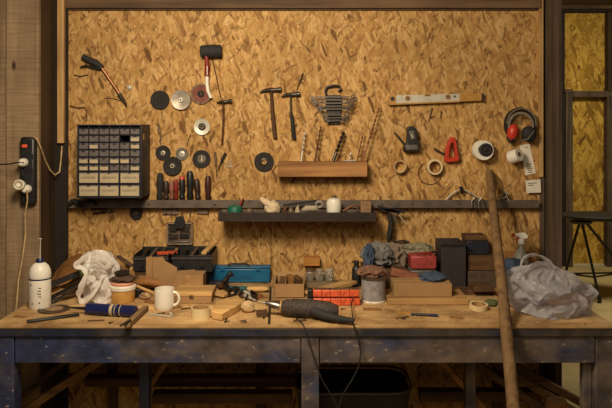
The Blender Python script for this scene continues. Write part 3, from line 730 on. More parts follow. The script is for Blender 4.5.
o = thing('ear_defenders', 'black ear defenders with one red cup showing, beside the right post', 'ear defenders', at(521,143,-.05))
band = [at(520+14.5*math.cos(R(t)), 125-16*math.sin(R(t)), -.035) for t in range(-40, 221, 12)]
MB().tube(band, .0085, 10, flat=2.0).build('headband', BLACK, o)
band2 = [at(521+12*math.cos(R(t)), 125.5-12.5*math.sin(R(t)), -.055) for t in range(-30, 211, 12)]
MB().tube(band2, .004, 8, flat=1.5).tube([Vector((p.x+.001,-.054,p.z+.001)) for p in band[3:-3]], .0025, 8).build('band_padding', plain('grey_rubber', (120,110,96), .8), o)
rr = Matrix.Rotation(R(-14), 3, 'Y')
MB().blob(at(513,132,-.055), (.026,.024,.038), 3, .05, 1.5, 1, rot=rr.inverted()).build('ear_cup', RED, o)
MB().blob(at(512,135,-.035), (.024,.02,.040), 3, .04, 1.5, 2, rot=rr.inverted()).build('ear_cushion', BLACKR, o)
MB().blob(at(529,134,-.05), (.034,.03,.038), 3, .05, 1.5, 3, rot=rr).build('ear_cup', BLACKR, o)
MB().tube([at(521,141,-.075), at(528,139,-.088), at(534,131,-.08)], .0022, 8).build('cushion_piping', plain('grey_rubber', (120,110,96), .8), o)
o = thing('paper_roll', 'short white paper roll with a dark hole, hanging below the ear defenders', 'paper roll', at(518,163,-.03))
a0, a1 = at(509.5,158,-.031), at(519.5,154.5,-.072); q = (a1-a0).to_track_quat('Z','Y').to_matrix().to_4x4(); L = (a1-a0).length
MB().lathe([(0,0),(.02,0),(.030,L*.12),(.031,L*.5),(.030,L),(.012,L)], T(a0)@q, 28, cap=False).build('roll', WHITE, o)
MB().lathe([(.0119,L-.001),(.0119,L*.4),(0,L*.4)], T(a0)@q, 20, cap=False).build('core_hole', BROWNC, o)
def cardp(poly, lab, nm, lines, y=-.004):
    o = thing(nm, lab, 'card', at(poly[3][0], poly[3][1], y)); MB().ppx(poly, y, .0015).build('sheet', PAPER, o)
    k = MB()
    for (x, yy_, w_) in lines: k.ppx([(x,yy_),(x+w_,yy_-.15*w_/3),(x+w_,yy_+.7-.15*w_/3),(x,yy_+.7)], y-.0006, .0004)
    k.build('printed_lines', INK, o)
cardp([(519.5,145.5),(529.5,143.5),(536,173),(525.5,175.5)], 'white printed slip hanging behind the paper roll', 'printed_card', [(526.5,164,5.5),(527,166,4),(527.4,168,5.5),(528,170,3.5),(528.3,172,4.5),(525,147,3)])
cardp([(525.5,180.5),(540.5,179.5),(541,192.5),(526.5,193)], 'blank-looking white card on the board just above the rail, right end', 'printed_card', [(528,183,9),(528,185,6)], y=-.0235)

# ------------------------------------------------------------------ screwdrivers behind the rail
SD = [(159.5,174,198,.013,BLACKR,'black screwdriver, nearest the drawer cabinet'), (166,182,199,.012,plain('dark_brown_plastic',(52,32,26),.5),'dark brown screwdriver, second from the cabinet'),
      (171.5,181,199,.009,plain('pinkish_plastic',(140,92,76),.5),'pinkish slim screwdriver in the row behind the rail'), (176,180,199,.009,DRED,'dark red screwdriver with a thin handle'),
      (182,178,199,.012,BLACK,'black screwdriver with a red cap, middle of the row'), (190,172,199,.014,BLACK,'tallest black screwdriver in the row behind the rail'),
      (198,180,199,.012,plain('dark_brown_plastic',(52,32,26),.5),'brown screwdriver leaning left, next to last in the row'), (208,177,199,.012,plain('dark_red_brown',(62,28,20),.5),'red-brown screwdriver, last on the right of the row')]
for i, (px, ytop, ybot, r_, mat, lab) in enumerate(SD):
    r_ *= 1.22; ytop -= 1
    lean = -1.5 if i == 6 else (0.8 if i == 0 else 0)
    zb_ = rz1+.002; yy = -.019
    base = Vector((at(px,0,yy).x, yy, zb_)); top = at(px+lean, ytop, yy)
    o = thing('screwdriver', lab, 'screwdriver', base, 'screwdrivers standing behind the rail')
    u = top-base
    MB().tube([base, base+u*.08, base+u*.3, base+u*.45, base+u*.9, top], [r_*.7, r_, r_*.75, r_, r_*.95, r_*.6], 12).build('grip', mat, o)
    sl = .055+.012*(i % 3)
    MB().tube([base-u*.02, base-Vector((0,0,sl))], .0026, 8).build('shaft', STEEL, o)
    if i == 4: MB().tube([top-u*.1, top+u*.04], [r_*1.02, r_*.7], 12).build('red_cap', RED, o)
for (a, b_, lab) in (((162,208.5),(178.5,214.5),'worn grey sanding plate below the rail, left of the clear case'), ((197,208.5),(208.5,214),'small grey sanding plate below the rail, right of the clear case')):
    p0, p1 = at(*a, -.012), at(*b_, -.012)
    tag(MB().bx(p0.x, p1.x, -.012, .0001, p1.z, p0.z).build('sanding_plate', plain('worn_grey_plate',(120,98,82),.8), bevel=.002), lab, 'plate')
# clear case hanging below the rail
o = thing('bit_case', 'square clear bit case with a black clip hanging below the rail', 'case', at(180,245,-.02))
p0, p1 = at(166.5,223,-.03), at(192.5,245,-.03)
MB().bx(p0.x, p1.x, -.016, -.001, p1.z, p0.z).build('backing', DIRTY, o, bevel=.002)
m = MB(); t_ = .006
m.bx(p0.x, p1.x, -.03, -.0165, p0.z-t_, p0.z); m.bx(p0.x, p1.x, -.03, -.0165, p1.z, p1.z+t_); m.bx(p0.x, p0.x+t_, -.03, -.0165, p1.z, p0.z); m.bx(p1.x-t_, p1.x, -.03, -.0165, p1.z, p0.z)
m.build('frame', plain('grey_clear_plastic',(136,120,100),.35), o, bevel=.0015)
for k, (xx, zz, ww, hh, mt) in enumerate(((.25,.72,.30,.28,BLACK),(.70,.74,.34,.30,DSTEEL),(.25,.38,.34,.22,DSTEEL),(.68,.40,.36,.20,BLACK),(.5,.12,.8,.10,STEEL))):
    MB().box((p0.x+(p1.x-p0.x)*xx, -.020, p1.z+(p0.z-p1.z)*zz), ((p1.x-p0.x)*ww, .008, (p0.z-p1.z)*hh)).build('bit_holder', mt, o, bevel=.001)
MB().ppx([(176,217),(183,216),(185,223),(184,229),(176,229),(174,223)], -.036, .014).build('clip', BLACK, o, bevel=.002)
# clamps at the left end of the rail
o = thing('grip_clamp', 'black grip clamp lying across the left end of the rail', 'clamp', at(80,206,-.06))
MB().tube([at(68,205,-.055), at(74,200.5,-.055), at(82,203,-.055), at(91,201,-.055), at(97,205,-.055)], [.008,.012,.009,.011,.006], 10).build('jaw', BLACK, o)
MB().tube([at(71,199,-.06), at(77,204,-.06), at(84,208,-.06)], [.005,.007,.005], 10).build('lever', BLACK, o)
MB().ring(T(at(86.5,203.5,-.075))@WALLAX, .009, .005, .005, 16).build('pivot', DSTEEL, o)
o = thing('pliers', 'dark pliers with red-tinged grips hanging under the left of the rail', 'pliers', at(104,212,-.03))
MB().tube([at(115,211.5,-.008), at(108,211.5,-.008), at(104,210,-.008)], [.003,.007,.008], 10).build('jaws', DSTEEL, o)
MB().tube([at(105,210,-.008), at(98,208.8,-.008), at(91,209.5,-.008)], [.005,.006,.005], 10).tube([at(105,211.5,-.008), at(99,213,-.008), at(93,213.2,-.008)], [.005,.006,.005], 10).build('grips', plain('dark_red_brown',(62,28,20),.5), o)
MB().box(at(108.5,211.3,-.016), (.012,.003,.01)).build('pivot', STEEL, o)

# ------------------------------------------------------------------ in the tray
YI = -.11
GT = None
c = intray(235, YI)
o = thing('twine_spool', 'dark green spool at the left end of the tray', 'spool', c)
MB().lathe([(0,0),(.034,0),(.036,.006),(.034,.040),(.030,.056),(.018,.062),(0,.063)], T(c), 24).build('spool_body', GREENP, o)
o = thing('marking_pen', 'dark red pen leaning out of the tray beside the green spool', 'pen', intray(229,-.07))
a0 = intray(238,-.065, FT+.033); a1 = at(243.5,198,-.06)
MB().tube([intray(233,-.063, FT+.006), a0*.5+a1*.5], [.003,.005], 10).build('barrel', DRED, o); MB().tube([a0*.5+a1*.5, a1], [.0055,.004], 10).build('cap', DRED, o)
o = thing('work_glove', 'pale work glove standing up out of the left half of the tray', 'glove', intray(270,YI))
c = at(272,207.5,YI)
MB().blob(c+Vector((.002,0,-.004)), (.036,.026,.034), 3, .2, 2.2, 4).build('palm', GLOVE, o)
for (x_, y_, dx, dy) in ((260.5,198.5,9,6),(262.5,199,9,7.5),(266,203,7,4)):
    MB().tube([at(x_,y_,YI), at(x_+dx*.5,y_+dy*.5,YI-.006), at(x_+dx,y_+dy,YI-.006)], [.010,.015,.018], 12).build('finger', GLOVE, o)
MB().tube([at(278,204,YI), at(276,207,YI), at(276,212,YI)], [.008,.011,.01], 10).build('finger', GLOVE, o)
o = thing('long_file', 'long flat black file lying slantwise over the tray', 'file', intray(300,-.08))
MB().beam(at(283,205.5,-.085), at(320,200.5,-.085), .012, .011).build('blade', BLACK, o)
MB().tube([at(283.5,205.5,-.085), at(278,207,-.085)], [.004,.002], 8).build('tang', DSTEEL, o)
for (px, w_, h_, mt, lab) in ((249,.05,.046,DIRTY,'flat rusty hinge in the tray between the green spool and the glove'), (285,.018,.055,RUST,'rusty stub bolt in the tray just right of the glove'), (291,.030,.050,DIRTY,'dirty metal fitting in the middle of the tray'), (297.5,.022,.056,OFFP,'pale knob in the middle of the tray, left of the grey sachet')):
    b0 = intray(px, -.12); o = thing('small_fitting', lab, 'fitting', b0, 'small fittings in the tray')
    MB().lathe([(0,0),(w_*.5,0),(w_*.55,h_*.6),(w_*.3,h_),(0,h_*1.02)], T(b0), 12).build('fitting_body', mt, o)
    MB().tube([b0+Vector((0,0,h_)), b0+Vector((.006,0,h_+.008))], .003, 8).build('stem', mt, o)
o = thing('sealant_sachet', 'grey rolled sachet lying in the right half of the tray', 'sachet', intray(310,YI))
MB().tube([at(302,210,YI), at(306,208.5,YI), at(316,208.5,YI), at(319,209,YI)], [.006,.014,.014,.008], 14, .9).build('sachet_body', plain('grey_sachet',(164,146,124),.7), o)
tag(MB().ring(T(at(319,203.5,-.125))@WALLAX@Matrix.Rotation(R(20),4,'X'), .0165, .012, .012, 28).build('steel_ring', ALU), 'pale metal ring standing in the tray beside the squat white bottle', 'ring')
o = thing('small_bottle', 'squat white bottle standing tallest in the right half of the tray', 'bottle', intray(334,YI))
b0 = intray(334,YI)
MB().lathe([(0,.0),(.024,.0),(.030,.02),(.034,.045),(.034,.075),(.030,.088),(.014,.095)], T(b0), 28, cap=False).build('bowl', WHITE, o)
MB().lathe([(.0135,.0945),(.013,.099),(.011,.106),(0,.107)], T(b0), 20).build('cap', DIRTY, o)
tag(MB().tube([at(343,211,YI), at(348,208,YI), at(354,205,YI), at(360,206,YI), at(357,210,YI)], .005, 8).build('pipe_hook', RUST), 'curved rusty hook lying in the tray right of the squat white bottle', 'hook')
b0 = intray(365.5,-.10)
tag(MB().box(b0+Vector((0,0,.040)), (.048,.05,.079)).build('wooden_offcut', plain('dull_tan_block',(138,106,76),.8), bevel=.003), 'dull tan wooden offcut at the right end of the tray', 'offcut')
# tools hanging at the right end of the tray
o = thing('wire_snips', 'bunch of black snips hanging just right of the tray', 'snips', at(388,243,-.05))
MB().beam(at(378,206.5,-.06), at(400,213,-.06), .012, .014).beam(at(381,209.5,-.06), at(405,211.5,-.06), .012, .012).build('crossed_blades', BLACK, o)
MB().tube([at(389,213,-.05), at(391,222,-.05), at(390,232,-.05), at(388,242,-.05)], [.014,.020,.022,.012], 12, .6).build('sheath', BLACKR, o)
MB().beam(at(393,214,-.062), at(397,223,-.062), .004, .010).build('steel_tip', STEEL, o)
MB().beam(at(399,215,-.062), at(406,224,-.062), .004, .004).build('steel_rod', ALU, o)
tag(MB().tube([at(388,244,-.02), at(396,242,-.02), at(404,240.5,-.02), at(410,243,-.02)], .005, 8).build('bent_hose', BLACKR), 'short black hose curving on the board below the snips', 'hose')

# divider / callipers above rail and clips on it
o = thing('spring_dividers', 'spread metal dividers with a black knob hanging above the rail', 'dividers', at(462,200,-.02))
MB().tube([at(461,187,-.03), at(462,194,-.026)], [.014,.006], 14, .7).build('knob', BLACK, o)
for pts in (((460,189),(451,194),(445,201)), ((463,189),(472,194),(479,198))):
    m = MB(); P = [at(x,y,-.02) for x, y in pts]; m.tube(P, .003, 8)
    for k in range(9):
        t = k/8; q = P[0].lerp(P[1], t*2) if t < .5 else P[1].lerp(P[2], t*2-1); m.box(q-Vector((0,.003,0)), (.004,.004,.007))
    m.build('leg', ALU, o)
o = thing('spring_clips', 'pair of steel spring clips gripping the rail left of the stick', 'clips', at(478,208,-.05))
for px in (474.5, 481.5):
    MB().tube([at(px-2.5,208,-.052), at(px-2.8,201,-.052), at(px,197.5,-.052), at(px+2.5,201,-.052), at(px+2.8,208,-.052)], .0045, 10).build('clip', STEEL, o)
o = thing('wire_bundle', 'tangle of pale wires hanging on the rail right of the stick', 'wires', at(502,205,-.03))
random.seed(3)
for k in range(7):
    p_ = [at(497+random.uniform(-1,13), random.uniform(189,204), -.03-random.uniform(0,.015)) for _ in range(5)]
    MB().tube([p_[0], p_[0].lerp(p_[1],.5), p_[1], p_[2], p_[3]], .002, 6).build('wire', [ALU, RUST, DSTEEL][k % 3], o)
random.seed(11)
tag(MB().tube([at(483,159.5,-.02), at(486,165,-.02), at(489,172,-.02)], .0016, 6).build('hanging_string', DIRTY), 'thin dark string hanging from the white reel', 'string')

# leaning stick
a0, a1 = at(489.5,172,-.035), at(512.5,408,-1.05)
dirv = (a1-a0)/(a1.z-a0.z); end = a0 + dirv*(0.0-a0.z)
pts = []
for k in range(25):
    t = k/24; q = a0.lerp(end, t); q.x += .006*math.sin(t*5)*math.sin(math.pi*t); pts.append(q)
MB().tube([pts[0]+Vector((0,0,.012))]+pts, [.009]+[.0180+.0030*min(1,k/9)+(.0012 if k in (9,15) else 0) for k in range(25)], 16).build('wooden_pole', STICKW)
tag(bpy.data.objects['wooden_pole'], 'tall wooden pole leaning from the floor against the board, in front of the bench', 'pole')

# ------------------------------------------------------------------ on the bench, left
def up(px, row, z=TZ): return ont(px, row, z)
c = up(40,307.5)
o = thing('squeeze_bottle', 'white bottle with a blue band and long nozzle at the left end of the bench', 'bottle', c)
s_ = sc(c.y); r_ = 10.6*s_
MB().lathe([(0,0),(r_*.94,0),(r_,.006),(r_,.112),(r_*.97,.117),(r_*1.0,.121),(r_*1.0,.136),(r_*.94,.150),(r_*.80,.164),(r_*.58,.174),(r_*.34,.180),(0,.1805)], T(c), 36).build('body', WHITE, o)
MB().lathe([(r_*.99,.114),(r_*1.01,.1145),(r_*1.01,.119),(r_*.99,.1195),(r_*.99,.114)], T(c), 36, cap=False).build('blue_band', BLUE, o)
MB().lathe([(.0155,.179),(.0155,.189),(.012,.194),(0,.1945)], T(c), 24).build('collar', BLUE, o)
MB().tube([c+Vector((0,0,.192)), c+Vector((.001,0,.235)), c+Vector((.002,0,.275))], [.0035,.0026,.002], 10).tube([c+Vector((-.006,0,.273)), c+Vector((.008,0,.273))], .0018, 6).build('nozzle', ALU, o)
k = MB()
for (dx, dz, w_, h_) in ((-.55,.098,.16,.006),(.35,.085,.24,.003),(.3,.074,.30,.003),(.3,.063,.34,.003),(.35,.052,.26,.003),(-.35,.025,.12,.005),(.3,.028,.12,.006)):
    a_ = dx; x_ = c.x+math.sin(a_)*(r_+.0004); y_ = c.y-math.cos(a_)*(r_+.0004); k.box((x_, y_, c.z+dz), (r_*w_, .0008, h_), (0, 12, math.degrees(a_)))
k.build('print_and_shadow_marks', INK, o)  # label print together with dark dashes that paint hatched shadow

# black handled trowels / files pile
PB = []
def barthing(a, b_, w_, h_, mat, nm, lab, cat, grp=None, roll=0, hm=None, hl=.35):
    a, b_ = Vector(a), Vector(b_); o = thing(nm, lab, cat, b_, grp); u = b_-a
    if hm:
        MB().beam(a, a+u*(1-hl), w_*.8, h_*.5, roll).build('blade', mat, o, bevel=.0008)
        MB().tube([a+u*(1-hl), a+u*(1-hl*.8), b_-u*.03, b_], [h_*.5, h_*.8, h_*.85, h_*.5], 10).build('handle', hm, o)
    else: MB().beam(a, b_, w_, h_, roll).build('bar', mat, o, bevel=.001)
    return o
def tp(px, row, h=0): return up(px, row, TZ+h)           # a point h above the bench, seen at px,row
barthing(at(80,273,-.42), at(50,285,-.46), .03, .018, BLACK, 'wood_file', 'uppermost black file slanting down between bottle and bag', 'file', 'black files and scrapers behind the bottle')
barthing(at(82,278,-.40), at(48,292,-.44), .012, .012, BLACK, 'wood_file', 'second black file of the bunch behind the bottle', 'file', 'black files and scrapers behind the bottle', hm=MIDW)
barthing(at(80,283,-.38), at(50,298,-.42), .02, .012, BLACK, 'wood_file', 'third black file, low in the bunch behind the bottle', 'file', 'black files and scrapers behind the bottle')
barthing(at(78,288,-.37), at(51,303,-.45), .02, .008, DSTEEL, 'wood_file', 'lowest steel-bladed file of the bunch behind the bottle', 'file', 'black files and scrapers behind the bottle', hm=BLACK)
barthing(at(86,284,-.26), at(62,292,-.32), .03, .010, MIDW, 'wooden_offcut', 'short brown offcut lying among the files left of the bag', 'offcut')
c = at(67,268,-.16)
tag(MB().lathe([(0,0),(.09,0),(.093,.004),(.09,.010),(.05,.016),(0,.017)], T(c+Vector((0,.03,-.02)))@Matrix.Rotation(R(-35),4,'Y')@Matrix.Rotation(R(28),4,'X'), 40).build('wooden_dish', MIDW), 'round brown wooden dish tilted behind the left plastic bag', 'dish')
# round lid and flat strip near the front edge
c = tp(54,310); 
o = thing('paint_lid', 'dark round paint lid lying flat in front of the bottle', 'dish', c)
MB().lathe([(0,0),(.058,0),(.060,.003),(.060,.006),(.054,.007),(.052,.004),(0,.004)], T(c), 40).build('lid_disc', plain('stained_tin',(92,74,58),.5,.3,scale=40,var=.5), o)
MB().lathe([(0,.0042),(.03,.0042),(.034,.0058),(0,.0062)], T(c), 30).build('paint_crust', plain('tan_crust',(150,118,84),.8), o)
a0, a1 = tp(27,321.5,.005), tp(79,314.5,.005)
MB().beam(a0, a1, .022, .008).build('flat_bar', BLACK, None, bevel=.002)
tag(bpy.data.objects['flat_bar'], 'flat black bar lying along the front edge at the left', 'bar')

# loose screws
random.seed(21)
scr = None
for k in range(16):
    a_ = R(random.uniform(0,180)); x = random.choice([random.uniform(-.95,-.15), random.uniform(-.9,.75)]); y = random.uniform(-.72,-.5)
    if scr is None:
        scr = MB().tube([Vector((0,0,.0035)), Vector((.022,0,.0022))], [.0022,.0008], 8).tube([Vector((-.002,0,.0038)), Vector((0,0,.0036))], [.0042,.003], 10).build('screw', DSTEEL); o = scr
    else: o = scr.copy(); C.objects.link(o)
    o.location = (x, y, TZ+.0003); o.rotation_euler = (0,0,a_)
    tag(o, 'short loose screw lying near the front of the bench top', 'screw', 'loose screws on the bench')
random.seed(11)
# caulk tube
o = thing('caulk_tube', 'dark blue sealant cartridge lying in front of the paint tub', 'cartridge', tp(112,317))
z_ = TZ+.0225
a0 = up(87,308.5,z_); a1 = up(136,311.5,z_); u = a1-a0
MB().tube([a0, a0+u*.01, a0+u*.99, a1], [.017,.0215,.0215,.019], 28).build('tube_body', BLUE, o)
for t in (.18,.42,.66,.88): MB().tube([a0+u*t, a0+u*(t+.012)], .0222, 28).build('tube_ridge', BLUE, o)
MB().tube([a0+u*.50, a0+u*.56], .0219, 28).tube([a0+u*.60, a0+u*.615], .0219, 28).tube([a0+u*.70, a0+u*.715], .0219, 28).build('tube_label', OFFP, o)
MB().tube([a0, a0-u*.07, a0-u*.36], [.009,.006,.003], 14).build('nozzle', BLACK, o)

# paint tub with scraps on top
c = tp(123,301.5)
o = thing('paint_tub', 'yellow tub with a pale rim and a pile of scraps on its lid', 'tub', c); s_ = sc(c.y); r_ = 12*s_
MB().lathe([(0,0),(r_*.92,0),(r_*.96,.004),(r_,.052),(0,.052)], T(c), 36).build('tub_body', YBOARD, o)
MB().lathe([(r_*.9,.0522),(r_*1.06,.0522),(r_*1.08,.058),(r_*1.08,.066),(r_*1.02,.070),(r_*.9,.070)], T(c), 36).build('rim', WHITE, o)
MB().lathe([(0,.0702),(r_*.92,.0702),(r_*.97,.079),(r_*.9,.083),(0,.083)], T(c), 36).build('lid', PINK, o)
top = c+Vector((0,0,.084))
tag(MB().blob(top+Vector((0,0,.011)), (.050,.045,.016), 3, .3, 3, 6, flat=-.010).build('crumpled_rag', plain('dark_brown_rag',(78,58,46),.95,bump=.4)), 'dark crumpled rag sitting on the lid of the yellow tub', 'rag')
tag(MB().lathe([(0,0),(.03,0),(.032,.006),(.02,.009),(0,.009)], T(top+Vector((-.004,.0,.030)))@Matrix.Rotation(R(8),4,'X'), 24).build('jar_lid', DSTEEL), 'small flat dull jar lid on top of the rag on the yellow tub', 'tin')  # jar lid lying on the rag

# white bag at left
c = at(98,300,-.40); yb_ = yg(301)
o = thing('plastic_bag', 'crumpled white plastic bag standing at the left of the bench', 'bag', tp(98,301))
def bag_mesh(prof, cy, depth, seed, ncol=26, nrow=11, amp=.012, zflat=TZ+.001):
    """closed sack: prof = list of (row, left px, right px) outlines at depth cy, bulging to depth/2 front and back, crumpled into facets"""
    m = MB(); rings = []; rnd = random.Random(int(seed)); ys_ = [p[0] for p in prof]
    for i in range(nrow+1):
        row = ys_[0]+(ys_[-1]-ys_[0])*i/nrow
        for j in range(len(prof)-1):
            if prof[j][0] <= row <= prof[j+1][0]+1e-6:
                f = (row-prof[j][0])/(prof[j+1][0]-prof[j][0]); L = prof[j][1]+(prof[j+1][1]-prof[j][1])*f; Rr = prof[j][2]+(prof[j+1][2]-prof[j][2])*f; break
        mid, half = (L+Rr)/2, (Rr-L)/2; tt = i/nrow
        dd = depth*min(1, .25+1.4*math.sin(math.pi*min(tt*.5+.08,.5)))*min(1, half/20+.35)
        ring_ = []
        for k in range(ncol):
            a = 2*math.pi*(k+rnd.uniform(-.38,.38)+(i % 2)*.5)/ncol
            p = at(mid+half*math.cos(a), row, cy); p.y += dd/2*math.sin(a)
            e = amp*rnd.uniform(-1,.75)*min(1, .35+tt*2)
            if i == nrow: e = 0
            p += Vector((math.cos(a), math.sin(a), 0))*e
            if 0 < i < nrow: p.z += rnd.uniform(-.5,.5)*amp*.7
            p.z = max(p.z, zflat); ring_.append(m.bm.verts.new(p))
        rings.append(ring_)
    for A_, B_ in zip(rings, rings[1:]):
        for k in range(ncol):
            q = (A_[k], A_[(k+1) % ncol], B_[(k+1) % ncol], B_[k])
            if rnd.random() < .5: m.bm.faces.new((q[0],q[1],q[2])); m.bm.faces.new((q[0],q[2],q[3]))
            else: m.bm.faces.new((q[0],q[1],q[3])); m.bm.faces.new((q[1],q[2],q[3]))
    m.bm.faces.new(rings[0][::-1]); m.bm.faces.new(rings[-1])
    bmesh.ops.subdivide_edges(m.bm, edges=m.bm.edges[:], cuts=3, use_grid_fill=True)
    bmesh.ops.smooth_vert(m.bm, verts=m.bm.verts[:], factor=.5, use_axis_x=True, use_axis_y=True, use_axis_z=True)
    for v in m.bm.verts:
        q = v.co*34; w_ = 1-2*abs(noise.noise(q+.7*noise.noise_vector(q*.5)))
        v.co += Vector((noise.noise(q*.5), noise.noise(q*.5+Vector((7,7,7))), 0))*amp*.25 + Vector((0,-1,0))*amp*.22*w_
        v.co.z = max(v.co.z, zflat)
    return m
bag_mesh([(251,90,103),(254,84,109),(260,81,113),(268,84,117),(278,87,121),(288,86,124),(297,84,124),(303,85,122),(306,88,118)], -.36, .16, 2.0, ncol=24, nrow=10, amp=.028).build('bag_body', BAGW, o, angle=28)
def strap(pts, w_, mat, par, nm='bag_handle', flat=.25, seg=12):
    P = []; n = len(pts)
    for i in range(n-1):
        for k in range(6):
            t = k/6; p0 = Vector(pts[max(i-1,0)]); p1 = Vector(pts[i]); p2 = Vector(pts[i+1]); p3 = Vector(pts[min(i+2,n-1)])
            P.append(.5*((2*p1)+(p2-p0)*t+(2*p0-5*p1+4*p2-p3)*t*t+(3*p1-p0-3*p2+p3)*t**3))
    P.append(Vector(pts[-1]))
    rr = [w_*(1+.7*noise.noise(p*45)) for p in P]
    return MB().tube(P, rr, seg, flat).build(nm, mat, par)
strap([at(88,256,-.42), at(80,261,-.46), at(76,266,-.47), at(82,268,-.46), at(86,274,-.46), at(82,285,-.47), at(79,296,-.46), at(83,302,-.45), at(91,296,-.47), at(98,286,-.46), at(103,275,-.44)], .011, BAGW, o, flat=.16)
strap([at(92,254,-.46), at(99,252,-.47), at(107,256,-.46), at(111,262,-.45), at(105,268,-.455), at(97,262,-.46), at(90,262,-.46)], .009, BAGW, o, flat=.16)
tag(MB().blob(at(85,270,-.40)+Vector((0,0,0)), (.030,.02,.028), 3, .15, 2, 3).build('sponge', plain('pale_green_sponge',(142,150,92),.9,bump=.3)), 'pale green sponge tucked in the mouth of the white bag', 'sponge')
# scraps of metal brackets behind, right of the bag
barthing(at(112,257,-.14), at(124,276,-.2), .02, .010, DIRTY, 'angle_bracket', 'dull metal bracket leaning behind the white bag, left one', 'bracket', 'brackets behind the white bag')
barthing(at(118,256,-.14), at(132,266,-.2), .02, .009, DIRTY, 'angle_bracket', 'dull metal bracket slanting to the black organiser', 'bracket', 'brackets behind the white bag')
barthing(at(128,263,-.16), at(126,279,-.22), .02, .009, RUST, 'angle_bracket', 'rusty bracket, nearest the black organiser', 'bracket', 'brackets behind the white bag')

# open organisers against the wall
def organiser(px0, px1, rowt, rowb, yfr, ybk, lab, nm='tool_organiser', par_mat=BLACK, extra=None):
    A_, B_ = at(px0, rowt, yfr), at(px1, rowb, yfr); o = thing(nm, lab, 'organiser', ((A_.x+B_.x)/2, (yfr+ybk)/2, B_.z), 'black plastic organisers')
    t = .005; m = MB(); zt_ = A_.z; zb_ = B_.z
    m.bx(A_.x, B_.x, yfr, yfr+t, zb_, zt_); m.bx(A_.x, B_.x, ybk-t, ybk, zb_, zt_+.012)
    m.bx(A_.x, A_.x+t, yfr+t, ybk-t, zb_, zt_+.004); m.bx(B_.x-t, B_.x, yfr+t, ybk-t, zb_, zt_+.004); m.bx(A_.x+t, B_.x-t, yfr+t, ybk-t, zb_, zb_+t)
    m.build('tub', par_mat, o, bevel=.0015)
    MB().bx(A_.x-.003, B_.x+.003, yfr-.006, yfr-.0005, zt_-.016, zt_-.009).build('rim', plain('dark_grey_rim',(70,62,58),.5), o, bevel=.001)
    w_ = (B_.x-A_.x)
    for i in (1,2,3): MB().bx(A_.x+w_*i/4-.0015, A_.x+w_*i/4+.0015, yfr+t+.0005, ybk-t-.0005, zb_+t, zt_-.004).build('divider', par_mat, o)
    for sx in (.25,.75): MB().box((A_.x+w_*sx, yfr-.005, (zt_+zb_)/2-.004), (.016,.008,.022)).build('latch', par_mat, o, bevel=.001)
    return o, A_, B_
o1, A1, B1 = organiser(133,168,256,271,-.2,-.03, 'open black organiser against the wall, left of the red item')
o2, A2, B2 = organiser(172,212,255.5,272,-.2,-.03, 'open black organiser against the wall, beside the blue case')
# what carries them: low crate under each
for (A_, B_, lab) in ((A1, B1, 'worn brown wooden crate hidden under the left black organiser'), (A2, B2, 'worn brown wooden crate under the right black organiser')):
    tag(MB().bx(A_.x+.004, B_.x-.030, -.19, -.035, TZ+.0005, B_.z-.0005).build('wooden_crate', OLDW, bevel=.002), lab, 'crate')
w1 = A2.x+(B2.x-A2.x)*.84
tag(MB().beam((w1-.01,-.19,A2.z+.008), (w1+.02,-.05,A2.z+.028), .022, .010).build('wooden_batten', PALEW), 'pale batten lying across the right black organiser', 'batten')
tag(MB().beam(at(158,256,-.18)+Vector((0,0,.012)), at(176,253,-.11)+Vector((0,0,.004)), .02, .012).build('plastic_handle', ORANGE), 'orange-red plastic handle bridging the two black organisers', 'scraper')  # loose orange plastic handle
for (ox, A_, B_) in ((0, A1, B1), (1, A2, B2)):
    for i in range(3):
        x = A_.x+(B_.x-A_.x)*(.12+.25*i+.02*ox)
        tag(MB().tube([(x, -.15, A_.z-.020), (x+.02, -.06, A_.z+.006+.003*i)], .006, 8).build('socket_bit', [DSTEEL, DIRTY, STEEL][i]), ('left' if not ox else 'right')+' black organiser, '+['first','second','third'][i]+' metal rod from its left end', 'rod', 'rods in the organisers')
# cardboard box leaning in front
o = thing('cardboard_sheet', 'upright tan cardboard panel folded in front of the left black organiser', 'cardboard', at(160,287,-.28))
MB().ppx([(146,257.5),(152,256),(152,278),(146,279)], -.285, .008).build('side_flap', CARD, o)
MB().ppx([(152.3,257.5),(163,257),(165,261),(172,265),(177,268),(178,288),(150,288),(150,279),(152.3,279)], -.275, .006).build('front_face', CARD, o)
MB().ppx([(139,276),(149.7,276),(149.7,289),(137,289)], -.28, .008).build('lower_flap', CARD, o)
A_, B_ = at(173,275,-.31), at(203,289,-.31)
o = thing('cardboard_box', 'closed low tan cardboard box below the right black organiser', 'box', ((A_.x+B_.x)/2,-.26,TZ))
MB().bx(A_.x, B_.x, -.31, -.22, TZ+.0005, A_.z).build('carton', CARD, o, bevel=.001)
MB().bx((A_.x+B_.x)/2-.012, (A_.x+B_.x)/2+.012, -.3115, -.3105, TZ+.003, A_.z).build('tape_strip', TAPEB, o)
MB().box((A_.x+.05,-.265,A_.z+.003), (.07,.05,.003), (4,-3,6)).build('flap', CARD, o)
# wooden case
y0_, y1_ = yg(303.5), yg(303.5)+.13
A_, B_ = at(174,0,y0_), at(209,0,y0_); hz = 11*sc(y0_)
o = thing('wooden_case', 'flat pale wooden case lying right of the mug', 'case', ((A_.x+B_.x)/2,(y0_+y1_)/2,TZ))
MB().bx(A_.x, B_.x+.01, y0_, y1_, TZ+.0005, TZ+hz*.62).build('case_base', CARD, o, bevel=.0015)
MB().bx(A_.x-.001, B_.x+.012, y0_-.001, y1_+.001, TZ+hz*.64, TZ+hz).build('case_lid', PALEW, o, bevel=.0015)
MB().box(((A_.x+B_.x)/2, y0_-.003, TZ+hz*.62), (.016,.004,.012)).build('catch', DIRTY, o)
